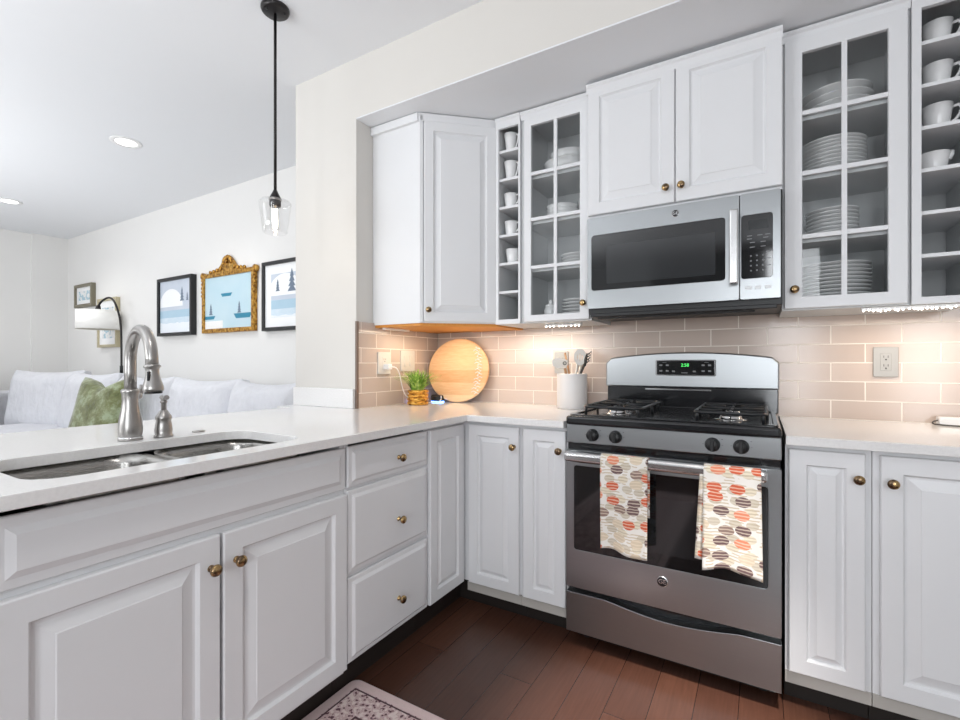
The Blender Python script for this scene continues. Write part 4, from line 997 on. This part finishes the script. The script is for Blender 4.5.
# ------------------------------------------------------------------ pictures on the living room wall
def picture(x0, x1, z0, z1, fw, dp, fm_, art, name, label, matw=.0, cat='picture'):
    yf = 2.409 - dp; cx0, cz0 = (x0 + x1) / 2, (z0 + z1) / 2
    t_ = thing(name, label, cat, (cx0, yf, cz0))
    fx = Matrix(((1, 0, 0, 0), (0, 0, -1, 2.409), (0, 1, 0, 0), (0, 0, 0, 1)))
    P('frame', holed(B(), [(x0, z0), (x1, z0), (x1, z1), (x0, z1)], [[(x0 + fw, z0 + fw), (x1 - fw, z0 + fw), (x1 - fw, z1 - fw), (x0 + fw, z1 - fw)]], 0, dp, fx), fm_, t_, bev=.002)
    if matw: P('mat_board', box(B(), x0 + fw * .8, x1 - fw * .8, z0 + fw * .8, z1 - fw * .8, .001, dp * .6, fx), 'mat_board', t_)
    k = fw + matw
    P('print', box(B(), x0 + k, x1 - k, z0 + k, z1 - k, dp * .5, dp * .6 + .001, fx), art, t_)
    return t_, fx, dp * .6 + .001
def tree(b, fx, x, z, s_, w0):
    for i in range(4): prism(b, [(x - s_ * (.32 - .06 * i), z + s_ * .24 * i), (x + s_ * (.32 - .06 * i), z + s_ * .24 * i), (x, z + s_ * (.24 * i + .38))], w0, w0 + .0005 + .0002 * i, fx)
t_, fx, w0 = picture(-5.085, -4.470, 1.405, 1.962, .030, .05, 'black_matte', 'art_lake', 'framed_picture', 'black framed pale winter lake print left of the gilt mirror', .0)
b = B(); tree(b, fx, -4.66, 1.73, .12, w0); P('painted_tree', b, 'tree_ink', t_); b = B(); tree(b, fx, -4.57, 1.73, .07, w0); P('painted_tree', b, 'tree_ink', t_)
t_, fx, w0 = picture(-3.455, -2.75, 1.400, 1.950, .028, .04, 'black_matte', 'art_lake', 'framed_picture', 'black framed print with dark trees, cut off by the kitchen wall end', .075)
b = B(); tree(b, fx, -3.10, 1.70, .16, w0); P('painted_tree', b, 'tree_ink', t_); b = B(); tree(b, fx, -3.27, 1.71, .085, w0); P('painted_tree', b, 'tree_ink', t_)
t_, fx, w0 = picture(-4.325, -3.565, 1.410, 1.935, .036, .035, 'gilt', 'art_mirror', 'gilt_mirror', 'gilt framed rectangular mirror with ornate crest between the black frames', .0, 'mirror')
def boat(b, x, z, s_): prism(b, [(x - s_, z + s_ * .16), (x + s_, z + s_ * .16), (x + s_ * .72, z - s_ * .16), (x - s_ * .72, z - s_ * .16)], w0, w0 + .0008, fx)
for bx_, bz_, bs_ in ((-3.965, 1.735, .085), (-4.22, 1.545, .09), (-3.73, 1.545, .13)):
    b = B(); boat(b, bx_, bz_, bs_); P('painted_boat', b, 'teal', t_)
b = B(); box(b, -4.31, -4.02, 1.448, 1.515, w0, w0 + .0006, fx); P('painted_reflection', b, 'plastic', t_)  # pale block painted in as a cabinet's reflection in the mirror
b = B(); tree(b, fx, -4.20, 1.57, .09, w0); P('painted_tree', b, 'tree_ink', t_); b = B(); tree(b, fx, -3.78, 1.57, .09, w0); P('painted_tree', b, 'tree_ink', t_)
b = B(); X0 = -3.945
prism(b, [(X0 - .27, 1.932), (X0 + .27, 1.932), (X0 + .21, 1.955), (X0 + .12, 1.975), (X0 + .08, 2.02), (X0 + .045, 2.05), (X0, 2.078), (X0 - .045, 2.05), (X0 - .08, 2.02), (X0 - .12, 1.975), (X0 - .21, 1.955)], .004, .028, fx)
for i in range(9):
    a = PI * i / 8; lathe(b, [(0, .022), (.020, .024), (.016, .036), (0, .040)], fx @ Matrix.Translation((X0 + .055 * math.cos(a), 2.01 + .045 * math.sin(a), 0)), 12)
for s_ in (-1, 1):
    for k_, (dx_, dz_) in enumerate(((.10, 1.965), (.15, 1.955), (.20, 1.948), (.25, 1.945))):
        lathe(b, [(0, .022), (.022 - .002 * k_, .025), (.016, .036), (0, .038)], fx @ Matrix.Translation((X0 + s_ * dx_, dz_, 0)), 12)
lathe(b, [(0, .030), (.020, .032), (.016, .042), (0, .045)], fx @ Matrix.Translation((X0, 2.02, 0)), 14)
P('crest', b, 'gilt', t_)
b = B()
for xx in (-4.327, -3.563):
    lathe(b, [(0, .004), (.030, .006), (.030, .030), (0, .042)], fx @ Matrix.Translation((xx, 1.925, 0)), 16)
    for k_ in range(5): lathe(b, [(0, .010), (.018 - .002 * k_, .014), (.012, .034), (0, .038)], fx @ Matrix.Translation((xx, 1.885 - k_ * .035, 0)), 12)
P('side_scrolls', b, 'gilt', t_)
picture(-7.03, -6.56, 1.80, 2.068, .035, .045, 'grey_frame', 'art_sketch', 'framed_picture', 'small grey framed blue sketch highest on the wall above the lamp shade', .045)
picture(-6.43, -5.965, 1.320, 1.862, .030, .04, 'gold_frame', 'art_sketch', 'framed_picture', 'tall champagne framed sketch partly behind the white lamp shade', .07)

# ------------------------------------------------------------------ arc floor lamp
LX, LY = -5.62, 2.28
al = thing('arc_floor_lamp', 'arc floor lamp with white drum shade in the far living room corner', 'floor lamp', (LX, LY, FZ))
P('base', lathe(B(), [(0, 0), (.14, 0), (.14, .02), (.02, .03), (0, .03)], Matrix.Translation((LX, LY, FZ + .0005)), 32), 'bronze', al)
pts = [(LX, LY, FZ + .03), (LX, LY, .9), (LX, LY, 1.20), (LX - .01, LY, 1.50), (LX - .04, LY - .01, 1.66), (LX - .11, LY - .02, 1.78), (LX - .20, LY - .03, 1.825), (LX - .29, LY - .05, 1.80), (LX - .345, LY - .06, 1.76), (LX - .355, LY - .065, 1.73)]
P('arm', tube(B(), smooth_path(pts, 5), .010, 10), 'bronze', al)
P('joint', lathe(B(), [(0, 1.04), (.015, 1.04), (.015, 1.12), (0, 1.12)], Matrix.Translation((LX, LY, 0)), 14), 'black_matte', al)
sx_, sy_ = LX - .355, LY - .065
P('socket', lathe(B(), [(0, 1.69), (.022, 1.69), (.028, 1.70), (.018, 1.75), (0, 1.75)], Matrix.Translation((sx_, sy_, 0)), 18), 'bronze', al)
b = lathe(B(), [(.186, 1.500), (.186, 1.695), (.183, 1.695), (.183, 1.500), (.186, 1.500)], Matrix.Translation((sx_, sy_, 0)), 48)
P('lamp_shade', b, 'shade', al)
b = B(); [tube(b, [(sx_, sy_, 1.69), (sx_ + .184 * math.cos(a), sy_ + .184 * math.sin(a), 1.69)], .003, 6) for a in (0, 2.1, 4.2)]
P('spider', b, 'bronze', al)

# ------------------------------------------------------------------ sofa
def cushion(parent, c0, sx, sy, sz, rz=0.0, tilt=0.0, m_='linen', name='back_cushion', puff=.35, seed=0, roty=0.0, notch=0.0):
    """pillow: subdivided box, bulged faces, pinched corners"""
    b = B(); n = 10; rnd = random.Random(seed); bmesh.ops.create_cube(b, size=2)
    bmesh.ops.subdivide_edges(b, edges=list(b.edges), cuts=n, use_grid_fill=True)
    for v in b.verts:
        x, y, z = v.co
        ex = (1 - abs(x) ** 4) * (1 - abs(z) ** 4)
        th = .25 + .75 * max(0, ex) ** puff
        zz = z * (1 - .06 * (1 - abs(x) ** 2) * (1 if z > 0 else 0) + .05 * abs(x) ** 3)
        if notch and z > 0: zz -= notch * z * math.exp(-(x / .35) ** 2)
        xx = x * (1 - .05 * (1 - z * z))
        wob = .02 * math.sin(5 * x + seed) * math.cos(4 * z + seed)
        v.co = Vector((xx * sx / 2, (y * th + wob) * sy / 2, zz * sz / 2))
    mx_ = Matrix.Translation(c0) @ Matrix.Rotation(rz, 4, 'Z') @ Matrix.Rotation(tilt, 4, 'X') @ Matrix.Rotation(roty, 4, 'Y')
    bmesh.ops.transform(b, matrix=mx_, verts=b.verts)
    if parent is None:
        return obj(name, b, m_, smooth=True)
    return P(name, b, m_, parent, smooth=True, sub=1)
sf = thing('sectional_sofa', 'white slipcovered sectional sofa filling the far living room corner', 'sofa', (-5, 1.9, FZ))
b = B(); box(b, -7.30, -2.46, 1.42, 2.22, FZ + .06, .42, bev=.03); box(b, -7.28, -6.45, -.6, 1.42, FZ + .06, .42, bev=.03)
P('base', b, 'linen', sf)
b = B(); box(b, -7.30, -2.46, 2.05, 2.25, .40, .84, bev=.05, seg=3); box(b, -7.30, -7.10, -.6, 2.05, .40, .84, bev=.05, seg=3)
P('back_frame', b, 'linen', sf)
P('armrest', box(B(), -2.46, -2.24, 1.40, 2.25, FZ + .06, .66, bev=.05, seg=3), 'linen', sf)
for x0, x1 in ((-6.42, -5.12), (-5.10, -3.80), (-3.78, -2.47)): P('seat_cushion', box(B(), x0, x1, 1.36, 1.98, .42, .54, bev=.04, seg=3), 'linen', sf)
for y0, y1 in ((-.58, .38), (.40, 1.34)): P('seat_cushion', box(B(), -7.04, -6.44, y0, y1, .42, .54, bev=.04, seg=3), 'linen', sf)
tb = math.radians(-9)
cushion(sf, (-2.82, 1.97, .735), .72, .28, .56, 0, tb, seed=1)
cushion(sf, (-3.54, 1.97, .740), .80, .28, .57, math.radians(4), tb, seed=2)
cushion(sf, (-4.42, 1.97, .740), 1.00, .30, .58, math.radians(-3), tb, seed=3)
cushion(sf, (-5.42, 1.97, .750), 1.00, .30, .60, 0, tb, seed=4)
cushion(sf, (-6.35, 1.92, .755), .95, .30, .62, math.radians(18), tb, seed=7)
cushion(sf, (-6.80, 1.16, .730), .86, .30, .70, math.radians(84), tb, seed=5)
cushion(sf, (-6.80, .33, .740), .86, .30, .72, math.radians(90), tb, seed=6)
tp = cushion(None, (-4.27, 1.60, .775), .52, .17, .50, math.radians(10), math.radians(-14), 'velvet', 'throw_pillow', seed=9, notch=.30)
tag(tp, 'green velvet throw pillow with a dented top on the white sofa', 'pillow')
for sx3 in (-1, 1):
    b = B(); rnd = random.Random(4 + sx3); c3 = Vector((-4.27 + sx3 * .262, 1.60 + sx3 * .05 + .05, .985))
    for k in range(14): tube(b, [c3, c3 + Vector((sx3 * rnd.uniform(.0, .05), rnd.uniform(-.02, .02), -rnd.uniform(.03, .10)))], .005, 5)
    lathe(b, [(0, -.02), (.016, -.012), (.018, 0), (.012, .014), (0, .018)], Matrix.Translation(c3), 12)
    obj('tassel', b, 'dark_line', tp)
